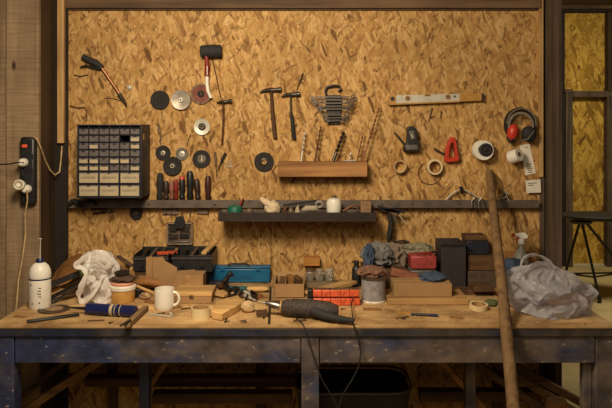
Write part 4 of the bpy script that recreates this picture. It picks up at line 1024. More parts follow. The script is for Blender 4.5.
# rolled item, brush
o = thing('rasp', 'brown rounded wooden rasp handle lying before the cardboard panel', 'rasp', tp(145,291))
MB().tube([at(134,284,-.32), at(139,281.5,-.32), at(148,281,-.32), at(157,283,-.32), at(161,285,-.32)], [.008,.017,.020,.016,.007], 16, .8).build('handle', MIDW, o)
o = thing('paint_brush', 'thin pale-handled brush pointing at the mug from the left', 'brush', tp(145,296))
MB().tube([at(137,286,-.40), at(146,290,-.43), at(154,293,-.46)], [.006,.006,.007], 10, .7).build('handle', PALEW, o)
MB().tube([at(137.5,286,-.40), at(133,283,-.37)], [.007,.012], 10, .5).build('bristles', BLACKR, o)
tag(MB().blob(tp(145,299)+Vector((0,0,.012)), (.022,.018,.014), 3, .3, 3, 9, flat=-.011).build('wood_scrap', STONE), 'little pale scrap between the tub and the mug', 'scrap')
tag(MB().box(tp(137,296)+Vector((0,0,.018)), (.05,.05,.034), (0,0,20)).build('battery_pack', BLACK, bevel=.004), 'black block standing between the yellow tub and the mug', 'battery')

# mug
c = tp(164.5,309)
o = thing('mug', 'plain white coffee mug standing near the front of the bench', 'mug', c); s_ = sc(c.y); r_ = 9.8*s_; h_ = .0815
MB().lathe([(0,.001),(r_*.82,.001),(r_*.88,.0),(r_*.96,.006),(r_*1.0,.016),(r_*1.0,h_-.002),(r_*.985,h_),(r_*.95,h_-.001),(r_*.94,.016),(r_*.85,.008),(0,.007)], T(c), 48).build('cup', CREAM, o)
hd = [c+Vector((r_*.95+.022*math.sin(t), -.004, .042+.026*math.cos(t))) for t in [math.pi*k/14 for k in range(15)]]
MB().tube(hd, .0058, 12, 1.25).build('handle', CREAM, o)
MB().lathe([(0,.038),(r_*.938,.038),(0,.0385)], T(c), 32).build('coffee', plain('dark_coffee',(44,26,14),.15), o)
# metal U strip and gluey strips
o = thing('metal_strip', 'thin pale right-angled metal strip lying in front of the mug', 'strip', tp(160,316))
MB().beam(tp(148,314,.003), tp(172,316.5,.003), .010, .004).beam(tp(171.5,316.5,.003), tp(170.5,312.5,.003), .008, .004).build('strip', ALU, o)
o = thing('wood_wedge', 'dark tan wooden wedge hooked over the front edge right of the blue cartridge', 'wedge', tp(133,323))
MB().beam(tp(146,308,.012), tp(127,325,.012), .022, .020).beam(tp(146.5,309,.012), tp(137,311,.012), .016, .012).build('bar', wood('tan_grey_wood',(140,112,80),(96,72,50),'Y'), o, bevel=.002)
MB().beam(tp(131,320,.028), tp(120,326,.012), .010, .005).build('blade', DSTEEL, o)

# tape roll on bench
tape_roll(0,0,.036,.030,.040, TAPE, TAPEB, 'pale masking tape roll lying flat at the front edge of the bench', M=Matrix(), nm='masking_tape', c=tp(200.8,318))
tag(MB().blob(tp(214,317)+Vector((0,0,.013)), (.018,.014,.014), 3, .2, 2.5, 2, flat=-.012).build('wood_offcut', STONE), 'small rounded offcut right beside the masking tape roll', 'offcut')
# wedge shaped offcuts
o = tag(MB().slab([(tp(212,318).x, tp(212,319).y), (tp(222,321).x, tp(222,321.5).y), (tp(244,309).x, tp(244,309).y), (tp(238,302).x, tp(238,302).y), (tp(216,308).x, tp(216,309).y)], TZ+.0008, TZ+.030).build('wood_offcut', PALEW, bevel=.004), 'large pale wedge-shaped offcut in front of the blue case', 'offcut')
tag(MB().blob(tp(248,312)+Vector((0,0,.020)), (.028,.024,.024), 2, .12, 1.5, 5, flat=-.019).build('stone_block', STONE, angle=20), 'rough pale chunk right of the wedge-shaped offcut', 'chunk')
tag(MB().box(tp(262,316)+Vector((0,0,.010)), (.042,.04,.019), (0,0,8)).build('wood_offcut', OLDW, bevel=.002), 'small dull brown block by the dark ruler', 'offcut')
tag(MB().beam(tp(269,323.5,.0035), tp(270.5,287,.0035), .008, .005).build('steel_ruler', BLACK), 'narrow dark ruler lying front to back across the bench', 'ruler')
# metal clamp bits
def cluster(px, row, n, lab, nm, seed, mats, size=.03):
    random.seed(seed); c = tp(px, row); o = thing(nm, lab, 'tool', c)
    for k in range(n):
        a_ = random.uniform(0, 360); L = size*random.uniform(.5,1.1); ofs = Vector((random.uniform(-1,1)*size*.5, random.uniform(-1,1)*size*.5, .006+k*.0045))
        u = Vector((math.cos(R(a_)), math.sin(R(a_)), random.uniform(-.1,.25)))*L*.5
        if k % 3 == 0: MB().ring(T(c+ofs)@Matrix.Rotation(R(random.uniform(-30,30)),4,'X'), size*.34, size*.17, .008, 18).build('ring', mats[k % len(mats)], o)
        else: MB().tube([c+ofs-u, c+ofs, c+ofs+u], [size*.10,size*.17,size*.09], 8, .7).build('arm', mats[k % len(mats)], o)
    random.seed(11)
cluster(235,297,7,'heap of dark clamp parts in front of the blue case','clamp_parts',4,[BLACK,DIRTY,DSTEEL],.055)
cluster(253,302,8,'small heap of bright and black fittings behind the pale chunk','metal_fittings',9,[DSTEEL,ALU,BLACK],.05)
cluster(221,290,5,'few dull fittings left of the clamp parts','metal_fittings',14,[DIRTY,RUST],.04)
o = thing('bench_clamp', 'upright black clamp standing in front of the blue case', 'clamp', tp(229,290))
MB().tube([tp(229,291,.005), at(226,285,-.27), at(227,278,-.27), at(230.5,273,-.27), at(233,276,-.27)], [.010,.012,.010,.012,.007], 12).build('frame', BLACK, o)
MB().tube([at(227,278,-.27), at(223,282,-.29)], [.009,.006], 10).build('screw', DSTEEL, o)
o = thing('chisel', 'long teal-bladed chisel with a pale handle lying before the blue case', 'chisel', tp(250,290))
MB().tube([tp(230,288,.015), tp(247,289,.015)], [.010,.012], 12).build('ferrule', plain('dark_teal',(30,84,90),.5), o)
MB().tube([tp(247,289,.016), tp(251,289,.016), tp(264,289,.016), tp(268,289,.016)], [.008,.011,.011,.006], 12).build('handle', PALEW, o)
tag(MB().beam(tp(236,290.5,.004), tp(271,291.5,.004), .012, .006).build('flat_bar', BLACK), 'flat dark bar lying just before the pale-handled chisel', 'bar')
tag(MB().box(tp(217,287)+Vector((0,0,.014)), (.06,.045,.026), (0,0,-10)).build('purple_box', NAVY, bevel=.003), 'small purple-navy box left end of the blue case', 'box')
SCR = [(209,297,.05,.022,.010,20,PALEW,'small pale offcut between the wooden case and the clamp parts'),(224,303,.04,.018,.008,-35,MIDW,'small brown offcut before the clamp parts'),
       (243,294,.06,.02,.006,10,OLDW,'thin dark sliver of wood before the pale-handled chisel'),(258,297,.035,.03,.012,40,MIDW,'squat brown offcut left of the dark ruler'),
       (263,291,.045,.018,.010,-15,PALEW,'small pale offcut by the far end of the dark ruler'),(186,309,.04,.012,.004,25,OLDW,'dark sliver of wood between mug and masking tape'),
       (150,303,.05,.02,.008,-30,MIDW,'brown offcut just left of the mug base'),(276,303,.03,.02,.008,0,OLDW,'dark scrap in front of the open box'),
       (300,321,.05,.016,.004,12,OLDW,'dark sliver of wood in front of the drill'),(372,310,.07,.018,.006,-8,MIDW,'brown strip of wood in front of the paint can'),
       (402,318,.06,.010,.003,30,OLDW,'dark sliver between the pencil and the bench edge'),(456,318,.05,.014,.004,-20,MIDW,'thin brown sliver at the front edge left of the pole'),
       (96,321,.06,.012,.003,8,OLDW,'dark sliver at the front edge below the blue cartridge'),(20,317,.05,.014,.003,-20,MIDW,'brown sliver at the far left end of the bench')]
for (px, row, a_, b_, h_, rz, mt, lab) in SCR:
    tag(MB().box(tp(px,row)+Vector((0,0,h_/2+.0004)), (a_,b_,h_), (0,0,rz)).build('wood_scrap', mt, bevel=.001), lab, 'scrap')
# tape strip boards near (200..230, 284)
barthing(tp(205,290,.02), tp(227,295,.012), .05, .010, PALEW, 'wooden_offcut', 'flat tan offcut lying right of the cardboard box', 'offcut')

# blue case
yfb = yg(283); A_, B_ = at(208,266.5,yfb), at(270,283,yfb)
o = thing('blue_case', 'long bright blue plastic tool case against the wall', 'case', ((A_.x+B_.x)/2, yfb+.05, TZ))
MB().bx(A_.x, B_.x, yfb, -.035, TZ+.0005, A_.z-.010).build('case_body', TEAL, o, bevel=.006)
MB().bx(A_.x-.002, B_.x+.002, yfb-.002, -.033, A_.z-.0095, A_.z).build('case_lid', TEAL, o, bevel=.004)
for px in (222, 258): MB().box((at(px,0,yfb).x, yfb-.004, A_.z-.012), (.02,.005,.018)).build('latch', TEAL, o, bevel=.001)
MB().tube([at(228,265.5,yfb-.006), at(231,263.8,yfb-.01), at(246,263.8,yfb-.01), at(249,265.5,yfb-.006)], .004, 10).build('handle', DSTEEL, o)
MB().bx(A_.x+.06, A_.x+.2, yfb-.003, yfb-.0005, TZ+.02, TZ+.035).build('moulded_panel', plain('deep_teal',(10,84,122),.45), o)

# open cardboard box
y0_ = yg(298); A_, B_ = at(275,284,y0_), at(304,298,y0_)
o = thing('open_box', 'open cardboard box of offcuts beside the dark ruler', 'box', ((A_.x+B_.x)/2, y0_+.07, TZ))
t = .003; zt_ = A_.z
MB().bx(A_.x, B_.x, y0_, y0_+t, TZ+.0005, zt_).bx(A_.x, B_.x, y0_+.14, y0_+.14+t, TZ+.0005, zt_).bx(A_.x, A_.x+t, y0_+t, y0_+.14, TZ+.0005, zt_).bx(B_.x-t, B_.x, y0_+t, y0_+.14, TZ+.0005, zt_).bx(A_.x, B_.x, y0_, y0_+.14, TZ+.0005, TZ+.003).build('carton', CARD, o)
MB().box((A_.x-.008, y0_+.07, zt_+.004), (.022,.13,.003), (0,-25,0)).build('flap', CARD, o)
MB().box(((A_.x+B_.x)/2, y0_+.155, zt_+.008), (B_.x-A_.x,.028,.003), (35,0,0)).build('flap', CARD, o)
cx2 = (A_.x+B_.x)/2
for k, (dx, dy, lab) in enumerate(((-.035,.05,'dark brown offcut poking out at the left of the open box'), (.0,.08,'brown offcut in the middle of the open box'), (.035,.06,'brown offcut at the right of the open box'))):
    tag(MB().box((cx2+dx, y0_+dy, TZ+.042), (.024,.05,.07), (8*k-8,10-9*k,15*k)).build('wooden_offcut', [OLDW, MIDW, OLDW][k], bevel=.002), lab, 'offcut', 'offcuts in the open box')

# jar tray
yj = -.13
base = TZ
o = thing('jar_rack', 'low grey wooden rack carrying small jars near the wall', 'rack', (at(320,0,yj).x, yj, base))
A_, B_ = at(305,276,yj-.04), at(335,284,yj-.04)
MB().bx(A_.x, B_.x, yj-.04, yj+.07, TZ+.0005, TZ+.022).build('base_board', wood('grey_board',(120,104,80),(86,72,54),'X'), o)
for k, (px, lab) in enumerate(((310,'clear jar of brown screws, leftmost on the low rack'), (320,'clear jar in the middle of the low rack'), (329.5,'bright clear jar with a shiny lid, rightmost on the low rack'))):
    c = Vector((at(px,0,yj).x, yj, TZ+.0225)); j = thing('screw_jar', lab, 'jar', c, 'jars on the low rack')
    MB().lathe([(0,0),(.020,0),(.021,.003),(.021,.036),(.017,.042),(.016,.042),(.016,.038),(.019,.034),(.019,.004),(0,.003)], T(c), 24).build('glass', GLASS, j)
    MB().lathe([(0,.0035),(.018,.0035),(.018,.022),(0,.026)], T(c), 16).build('screws', [RUST, DIRTY, ALU][k], j)
    MB().lathe([(0,.0425),(.018,.0425),(.018,.050),(.015,.052),(0,.052)], T(c), 24).build('lid', [DIRTY, SILVP, ALU][k], j)
tag(MB().bx(at(303.5,0,-.05).x, at(320,0,-.05).x, -.05, -.002, at(0,266,-.05).z, at(0,257.5,-.05).z).build('wall_block', wood('orange_block',(186,128,62),(150,98,44),'X'), bevel=.002), 'orange-brown wooden block fixed to the board above the jars', 'block')
tag(MB().beam(tp(309,293,.028), at(353,281.5,-.2), .05, .012).build('wooden_board', PALEW), 'pale narrow board slanting up behind the orange bars', 'board')
# orange bars
Gb = 'orange plastic bars on the bench'
def obar(pxa, pxb, row, zoff, lab, yaw=0):
    a0, a1 = tp(pxa,row,zoff), tp(pxb,row,zoff); o = thing('orange_bar', lab, 'bar', a0, Gb); u = a1-a0
    MB().beam(a0, a1, .04, .028).build('bar', ORANGE, o, bevel=.004)
    MB().beam(a0-u*.12, a0-u*.002, .042, .030).build('end_block', BLACK, o, bevel=.003)
    for t in (.18,.36,.58,.78): MB().beam(a0+u*t, a0+u*(t+.015), .042, .0292).build('rib', DRED, o)
    MB().beam(a0+u*.02+Vector((0,0,.0155)), a1-u*.02+Vector((0,0,.0155)), .02, .004).build('top_strip', DIRTY, o)
    return o
obar(313, 359, 292.5, .048, 'upper orange plastic bar with a black end, stacked behind the drill')
obar(313, 360, 300.8, .0145, 'lower orange plastic bar with a black end, behind the drill')
# black bottle
c = tp(356.5,286)
o = thing('spray_can', 'slim black can with a nozzle standing behind the orange bars', 'can', c)
MB().lathe([(0,0),(.019,0),(.021,.004),(.021,.075),(.015,.088),(.011,.092),(0,.092)], T(c), 24).build('can_body', BLACK, o)
MB().lathe([(0,.0925),(.011,.0925),(.012,.108),(.008,.114),(0,.115)], T(c), 16).tube([c+Vector((-.002,-.004,.108)), c+Vector((-.018,-.008,.110))], .005, 8).build('nozzle', BLACK, o)
# drill
c0_, c1_ = tp(282,307,.036), tp(338,310.5,.034); u = c1_-c0_
o = thing('power_drill', 'dusty dark electric drill lying on the bench, chuck to the left', 'drill', tp(310,315))
MB().tube([c0_, c0_+u*.08, c0_+u*.3, c0_+u*.6, c0_+u*.85, c1_], [.022,.030,.033,.034,.030,.018], 24).build('motor_housing', DRILLM, o)
MB().tube([c0_-u*.02, c0_+u*.03], .0225, 24).build('yellow_collar', TAPEB, o)
MB().tube([c0_-u*.30+Vector((0,0,.012)), c0_-u*.22+Vector((0,0,.009)), c0_-u*.05+Vector((0,0,.002)), c0_-u*.02], [.006,.012,.015,.013], 18).build('chuck', STEEL, o)
MB().tube([c0_-u*.42+Vector((0,0,.016)), c0_-u*.3+Vector((0,0,.012))], .0035, 8).build('bit', STEEL, o)
MB().tube([c0_+u*.55+Vector((0,-.02,0)), c0_+u*.75+Vector((0,-.045,-.010)), c0_+u*1.0+Vector((0,-.062,-.014)), c0_+u*1.25+Vector((0,-.068,-.015))], [.019,.015,.013,.009], 16).build('grip', BLACKR, o)
for t in (.2,.26,.32,.38): MB().tube([c0_+u*t, c0_+u*(t+.012)], .0345, 24).build('vent_rib', DRILLM, o)
ct = [c0_+u*1.25+Vector((0,-.068,-.015)), tp(352,321,.010), tp(353.5,325,.008)]
ye = YB-.012
cord1 = ct+[at(355,328,ye), at(358,338,ye-.005), at(361,352,ye-.006), at(359,366,ye-.006), at(352,380,ye-.01), at(343,394,ye-.01), at(338.5,408,ye-.01), at(337,440,ye-.01), at(335,500,ye+.0)]
tag(MB().tube(cord1, .0027, 8).build('black_cable', CABLE), 'black drill cord looping down over the bench front, right of the centre leg', 'cord')
cord2 = [tp(296,318,.004), tp(301,322,.004), tp(303.5,325,.005), at(305,329,ye), at(309,342,ye-.005), at(315,360,ye-.016), at(322,380,ye-.018), at(333,398,ye-.02), at(338,408,ye-.022), at(345,430,ye-.02)]
tag(MB().tube(cord2, .0024, 8).build('extension_cord', CABLE), 'thin black cord hanging down in front of the centre leg', 'cord')
tag(MB().tube([tp(353,322,.004), tp(352,311,.03), at(351.5,303,-.52), at(353,298,-.5), at(351,296,-.45)], .0022, 6).build('looped_cord', CABLE), 'thin dark cord rising beside the paint can', 'cord')

# paint can right of bars
c = tp(373.5,301)
o = thing('paint_can', 'grey metal paint can with a pale foot ring, in front of the grey rags', 'paint can', c); s_ = sc(c.y); r_ = 12*s_
MB().lathe([(0,0),(r_,0),(r_*1.02,.002),(r_*1.02,.007),(r_,.009),(0,.009)], T(c), 36).build('foot_ring', WHITE, o)
MB().lathe([(0,.0092),(r_,.0092),(r_,.092),(0,.092)], T(c), 36).build('can_wall', plain('grey_can_label',(150,146,146),.45,.1), o)
MB().lathe([(r_*.8,.0922),(r_*1.02,.0922),(r_*1.02,.098),(r_*.95,.1),(r_*.86,.097),(r_*.8,.095),(0,.095)], T(c), 36, cap=False).build('lid', STEEL, o)
for (cp, rr_, mt, nm, lab, sd) in ((at(372,272,-.34),(.052,.05,.022),BROWNC,'crumpled_rag','brown rag heaped on top of the grey paint can',1),
                        (at(377,256,-.16),(.065,.06,.055),GREYC,'grey_rag','grey rag piled against the board below the snips',5),
                        (at(392,258,-.12),(.06,.05,.06),plain('dusty_brown_cloth',(124,108,94),.95,bump=.4),'dusty_cloth','dusty brown cloth piled left of the red item',8),
                        (at(369,258,-.22),(.022,.03,.055),BLUEC,'blue_rag','dark blue-grey rag between the black can and the grey rag',11),
                        (at(418,250,-.10),(.07,.045,.030),plain('dusty_grey_green',(128,122,98),.95,bump=.4),'folded_cloth','dusty green-grey cloth behind the red item',15)):
    tag(MB().blob(cp, rr_, 4, .35, 2.6, sd, ridge=True).build(nm, mt, angle=60), lab, 'rag', 'rags on the bench')
# supports under the rag pile: old box
tag(MB().bx(at(364,0,-.24).x, at(408,0,-.24).x, -.24, -.05, TZ+.0005, at(0,270,-.24).z).build('old_box', OLDW, bevel=.003), 'low dark wooden box under the pile of rags', 'box')
tag(MB().bx(at(411,0,-.24).x, at(437,0,-.24).x, -.235, -.08, TZ+.0005, at(0,271,-.24).z).build('grey_tin', plain('dull_grey_tin',(104,100,98),.5,.3), bevel=.004), 'dull grey tin under the red item', 'tin')
o = thing('red_case', 'dark red plastic case in the middle of the clutter right of the rags', 'case', at(425,271,-.2))
MB().bx(at(411,0,-.22).x, at(437,0,-.22).x, -.22, -.10, at(0,270.6,-.24).z, at(0,256,-.22).z).build('case_body', plain('dull_red_plastic',(158,62,58),.5), o, bevel=.008)
MB().tube([at(417,256.5,-.21), at(418,253,-.21), at(430,253,-.21), at(431,256.5,-.21)], .005, 10).build('handle', DRED, o)
tag(MB().beam(at(391,271,-.30), at(417,277,-.30), .04, .03).build('brown_block', plain('red_brown_block',(138,84,58),.8), bevel=.004), 'reddish brown block in front of the rag pile', 'block')
# cardboard box on a plank
y0_ = yg(304)
zpl = TZ+.026
tag(MB().bx(at(387,0,y0_).x, at(468,0,y0_).x, y0_-.02, y0_+.15, TZ+.0005, zpl).build('wooden_plank', wood('pale_brown_plank',(170,132,84),(122,88,54),'X'), bevel=.003), 'thick pale brown plank under the wide cardboard box', 'plank')
y1_ = y0_+.012; A_ = at(394,284,y1_); B_ = at(452,303,y1_)
o = thing('cardboard_box', 'wide closed cardboard box lying on the thick plank', 'box', ((A_.x+B_.x)/2, y1_+.06, zpl))
MB().bx(A_.x, B_.x, y1_, y1_+.12, zpl+.0005, A_.z).build('carton', CARD, o, bevel=.0015)
MB().bx(A_.x, B_.x, y1_+.05, y1_+.07, A_.z+.0002, A_.z+.001).build('tape_strip', TAPEB, o)
tag(MB().blob(at(433,277,-.36), (.05,.05,.02), 3, .3, 2.6, 21, ridge=True).build('grey_rag', BLUEC), 'dark blue-grey rag lying on the wide cardboard box', 'rag', 'rags on the bench')
tag(MB().beam(tp(398,312,.003), tp(412,313.5,.003), .006, .005).build('pencil', YELLOW), 'short pale pencil lying before the thick plank', 'pencil')
o = thing('marker_pen', 'slim dark blue marker lying before the thick plank', 'marker', tp(425,314)); MB().tube([tp(411,314,.006), tp(430,315,.006)], .005, 10).build('barrel', NAVY, o); MB().tube([tp(430,315,.006), tp(438,315.4,.006)], .0056, 10).build('cap', BLUE, o)
# dark boxes
o = thing('black_bin', 'tall black bin standing right of the red case', 'bin', at(454,300,-.3))
A_, B_ = at(441.5,243.5,-.20), at(466,0,-.20)
m = MB(); zt_ = A_.z
m.bx(A_.x, B_.x, -.20, -.195, TZ+.0005, zt_).bx(A_.x, B_.x, -.055, -.05, TZ+.0005, zt_).bx(A_.x, A_.x+.005, -.195, -.055, TZ+.0005, zt_).bx(B_.x-.005, B_.x, -.195, -.055, TZ+.0005, zt_).bx(A_.x, B_.x, -.195, -.055, TZ+.0005, TZ+.006)
m.build('bin_body', plain('dark_brown_black',(50,42,40),.6), o, bevel=.002)
MB().bx(A_.x-.004, B_.x+.004, -.205, -.2005, zt_-.012, zt_).build('rim', BLACK, o)
stack = [(466.8,489,241,-.16,.10,'navy_box',NAVY,'navy blue box behind the pole, on top of the brown boxes',255),
         (468,499,255.5,-.17,.11,'brown_box',OLDW,'upper dark brown box of the stack behind the pole',271),
         (467.5,503,271.5,-.18,.12,'brown_box',plain('dull_dark_box',(84,66,52),.8),'lower dark box of the stack behind the pole',0)]
for (pa, pb, rt, yy, dp, nm, mt, lab, rb) in stack:
    A_, B_ = at(pa, rt, yy), at(pb, 0, yy); zb_ = at(0, rb, yy).z+.001 if rb else TZ+.0005
    tag(MB().bx(A_.x, B_.x, yy, yy+dp, zb_, A_.z).build(nm, mt, bevel=.003), lab, 'box')
A_, B_ = at(466,236,-.155), at(487.5,240.5,-.155)
tag(MB().bx(A_.x, B_.x, -.155, -.06, at(0,241,-.16).z+.001, A_.z).build('dark_board', OLDW, bevel=.002), 'dark brown board topping the stack behind the pole', 'board')
for k, (pa, pb, rw) in enumerate(((462,492,296),(458,494,301.5))):
    tag(MB().bx(at(pa,0,-.3).x+.04*(k==0), at(pb,0,-.3).x, -.34+.04*k, -.24, TZ+.0005+.021*(1-k), TZ+.0205+.021*(1-k)).build('brown_board', OLDWZ, bevel=.002), ['upper','lower'][k]+' of two short dark boards lying in front of the box stack', 'board', 'short dark boards by the pole')
tape_roll(0,0,.036,.026,.018, TAPE, TAPEB, 'cream tape roll lying flat just left of the leaning pole', M=Matrix.Rotation(R(6),4,'X'), nm='flat_tape_roll', c=tp(478.5,309.5)+Vector((0,0,.004)))
tag(MB().blob(tp(491,306)+Vector((0,0,.012)), (.030,.02,.015), 3, .2, 2, 7, flat=-.011).build('green_sponge', plain('dull_green',(84,92,52),.9)), 'dull green pad tucked behind the leaning pole', 'pad')
tag(MB().blob(tp(502,309)+Vector((0,0,.008)), (.02,.016,.010), 3, .2, 2, 17, flat=-.007).build('cream_knob', OFFP), 'small cream lump right of the foot of the pole', 'lump')

# right: spray bottle, cloths, grey bag
c = Vector((at(521,0,-.12).x, -.12, TZ+.0005))
o = thing('spray_bottle', 'spray bottle with a red and white trigger head, right of the pole', 'spray bottle', c)
hz = at(0,244,-.12).z-TZ
MB().lathe([(0,0),(.034,0),(.037,.005),(.037,hz*.55),(.030,hz*.72),(.013,hz*.92),(.013,hz),(0,hz)], T(c), 28).build('bottle', plain('milky_plastic',(150,150,132),.4), o)
MB().lathe([(0,hz+.0005),(.016,hz+.0005),(.016,hz+.018),(.012,hz+.022),(0,hz+.022)], T(c), 20).build('collar', WHITE, o)
zt_ = c.z+hz+.022
MB().prism([(c.x-.030,zt_+.024),(c.x+.012,zt_+.030),(c.x+.028,zt_+.020),(c.x+.030,zt_+.004),(c.x+.008,zt_+.0005),(c.x-.006,zt_+.001),(c.x-.010,zt_+.010),(c.x-.030,zt_+.012)], -.13, -.11).build('head', WHITE, o, bevel=.003)
MB().tube([(c.x-.014,-.12,zt_+.010), (c.x-.020,-.125,zt_-.004), (c.x-.022,-.125,zt_-.020)], [.005,.0045,.003], 10).build('trigger', RED, o)
MB().tube([(c.x-.030,-.12,zt_+.018), (c.x-.040,-.12,zt_+.018)], .008, 12).build('nozzle', RED, o)
tag(MB().blob(at(513,268,-.16), (.045,.05,.040), 4, .3, 2.4, 31, ridge=True).build('blue_cloth', BLUEC, angle=60), 'bundled blue-grey cloth between the pole and the grey bag', 'cloth')
tag(MB().bx(at(505,0,-.21).x, at(540,0,-.21).x, -.21, -.165, TZ+.0005, at(0,277,-.21).z).build('scrap_board', OLDW, bevel=.002), 'dark board standing behind the grey bag', 'board')
tag(MB().bx(at(505,0,-.02).x, at(536,0,-.04).x, -.05, -.024, TZ+.0005, at(0,252,-.04).z).build('leaning_board', MIDW, bevel=.002), 'brown board standing against the wall behind the spray bottle', 'board')
o = thing('plastic_bag', 'large crumpled grey plastic bag slumped at the right end of the bench', 'bag', tp(548,316))
bag_mesh([(266,538,556),(270,520,566),(276,508,578),(284,505,587),(292,507,591),(300,509,592),(308,512,588),(315,518,578),(320,524,566),(324,530,556)], -.54, .26, 7.0, ncol=30, nrow=9, amp=.034).build('bag_body', BAGG, o, angle=28)
strap([at(524,275,-.62), at(521,267,-.62), at(523,259,-.61), at(530,255,-.6), at(540,256,-.6), at(548,261,-.6), at(555,268,-.6)], .012, BAGG, o, flat=.35)
strap([at(526,273,-.56), at(532,266,-.56), at(541,263,-.56), at(551,266,-.56), at(560,273,-.56)], .010, BAGG, o, flat=.4)
# what shows through it
tag(MB().beam(at(550,303,-.52), at(585,297,-.50), .09, .03).build('wood_in_bag', plain('brown_paper_parcel',(150,104,72),.8), bevel=.006), 'brown parcel showing through the lower right of the grey bag', 'parcel')
tag(MB().blob(at(540,290,-.45), (.09,.06,.05), 4, .3, 2.2, 41, ridge=True).build('bagged_cloth', plain('pale_grey_stuffing',(150,146,148),.95), angle=60), 'pale grey cloth filling the large grey bag', 'cloth')

# ------------------------------------------------------------------ under the bench
Gp = 'old planks stored under the bench'
def plank_u(a, b_, w_, h_, lab, mat=OLDW, roll=0):
    tag(MB().beam(a, b_, w_, h_, roll).build('stored_plank', mat, bevel=.002), lab, 'plank', Gp)
def ext(a, b_, y0, y1, zmin=.02):
    p, q = at(a[0],a[1],y0), at(b_[0],b_[1],y0); d = q-p
    t = (zmin-p.z)/d.z; return p-d*.35, p+d*t
LPALE = wood('dusty_plank', (142,106,66), (100,70,42), 'X')
for (a, b_, y0, y1, w_, h_, mt, lab) in (((92,366),(28,408),-.315,0,.045,.03,LPALE,'pale plank slanting down at the far left under the bench'),
        ((60,366),(16,400),-.256,0,.045,.02,OLDW,'dark plank slanting behind the left leg'),
        ((162,368),(134,408),-.40,0,.045,.02,LPALE,'pale plank slanting beside the left rear leg'),
        ((446,366),(487,411),-.42,0,.045,.022,MIDW,'brown plank slanting to the right rear leg'),
        ((512,364),(598,412),-.30,0,.05,.028,LPALE,'uppermost plank of the slanting stack at the right'),
        ((500,366),(575,412),-.37,0,.05,.028,LPALE,'middle plank of the slanting stack at the right'),
        ((486,370),(545,410),-.44,0,.05,.028,OLDW,'lowest plank of the slanting stack at the right')):
    p, q = ext(a, b_, y0, y1); plank_u(p, q, w_, h_, lab, mt)
for (x0_, x1_, r0, r1, yy, lab) in ((84,300,378,387,-.10,'long board lying level on the trestle, left of the centre leg'), (152,292,394,404,-.16,'lower long board lying level, left of the centre leg'), (420,560,392,402,-.14,'long board lying level at the right under the bench')):
    p, q = at(x0_,r0,yy), at(x1_,r1,yy)
    plank_u(Vector((p.x,yy+.03,(p.z+q.z)/2)), Vector((q.x,yy+.03,(p.z+q.z)/2)), .06, p.z-q.z, lab)
for k, (px, lab) in enumerate(((110,'left upright support of the stored boards'), (260,'middle upright support of the stored boards'), (500,'right upright support of the stored boards'))):
    x = at(px,0,-.06).x; yy = -.066
    tag(MB().bx(x-.02, x+.02, -.038, -.002, 0, .50).build('upright_support', OLDWZ), lab, 'support')
# tub
p0, p1 = at(321,383,-.42), at(409,383,-.42)
cxt, rt_ = (p0.x+p1.x)/2-.05, .25
o = thing('rubber_tub', 'large dark round-cornered tub on the floor behind the centre leg', 'tub', (cxt+.0,-.38,0))
def rrect(cx_, cy_, hx, hy, r, z, n=6):
    out = []
    for sx, sy, a0 in ((1,1,0),(-1,1,90),(-1,-1,180),(1,-1,270)):
        for k in range(n+1):
            a = R(a0+90*k/n); out.append(Vector((cx_+sx*(hx-r)+r*math.cos(a), cy_+sy*(hy-r)+r*math.sin(a), z)))
    return out
m = MB(); L = []
zt_ = p0.z
for (f, z) in ((.72,.0005),(.80,.12),(.9,.3),(1.0,zt_-.01),(.98,zt_-.01),(.88,.3),(.78,.12),(.70,.01)):
    L.append([m.bm.verts.new(v) for v in rrect(cxt, -.38, .23*f, .15*f, .09*f, z)])
for A_, B_ in zip(L, L[1:]):
    n = len(A_)
    for k in range(n): m.bm.faces.new((A_[k], A_[(k+1) % n], B_[(k+1) % n], B_[k]))
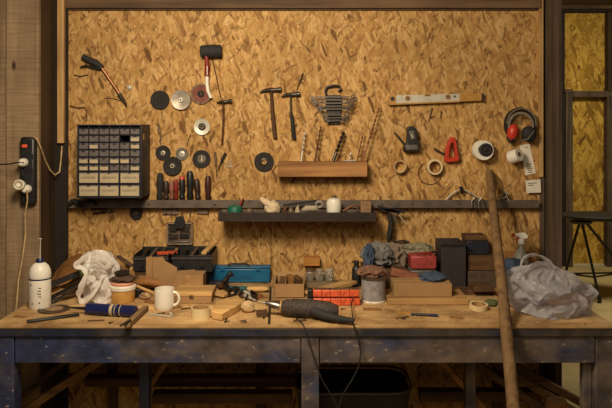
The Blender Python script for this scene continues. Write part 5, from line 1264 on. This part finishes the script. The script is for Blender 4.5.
m.bm.faces.new(L[0][::-1]); m.bm.faces.new(L[-1]); m.build('tub_body', plain('dark_tub',(34,28,22),.85), o)
MB().tube(rrect(cxt, -.38, .235, .155, .09, zt_), .005, 8, closed=True).build('rim', plain('brown_tub_rim',(70,52,36),.6), o)
# clutter at the lower right
tag(MB().blob(at(555,404,-.45), (.05,.05,.03), 3, .25, 2.2, 51).build('bark_scrap', MIDW), 'reddish lump of bark on the slanting planks at the right', 'scrap')
tag(MB().blob(at(72,380,-.22), (.03,.03,.03), 3, .2, 2, 61).build('rope_end', LPALE), 'round brown plank end showing behind the left leg', 'scrap')

# ------------------------------------------------------------------ camera and light
cam = bpy.data.cameras.new('camera'); co = bpy.data.objects.new('camera', cam); C.objects.link(co)
co.location = (0, -D, CZ); co.rotation_euler = (R(90), 0, 0)
cam.sensor_width = 36; cam.sensor_fit = 'HORIZONTAL'; cam.lens = F/612*36; cam.shift_y = -(204-HY)/612
cam.clip_start = .05
bpy.context.scene.camera = co
def area(name, loc, target, size, power, col, sy=None):
    l = bpy.data.lights.new(name, 'AREA'); l.energy = power; l.color = col; l.size = size
    if sy: l.shape = 'RECTANGLE'; l.size_y = sy
    o = bpy.data.objects.new(name, l); C.objects.link(o); o.location = loc
    o.rotation_euler = (Vector(target)-Vector(loc)).to_track_quat('-Z','Y').to_euler(); return o
area('bench_lamp', (-.40,-1.65,2.25), (.1,-.15,.85), .45, 39, (1.0,.83,.60))
area('room_lamp', (-.2,-3.3,2.5), (0,0,.8), .9, 17, (1.0,.84,.62))
area('far_room_lamp', (2.6,2.2,2.75), (2.4,3.4,.2), .6, 52, (1.0,.86,.60))
w = bpy.data.worlds.new('world'); bpy.context.scene.world = w; w.use_nodes = True
w.node_tree.nodes['Background'].inputs[0].default_value = (1.0,.78,.55,1); w.node_tree.nodes['Background'].inputs[1].default_value = .05
vs = bpy.context.scene.view_settings
vs.view_transform = 'Standard'; vs.look = 'None'; vs.gamma = 1; vs.exposure = -0.04; vs.use_curve_mapping = False
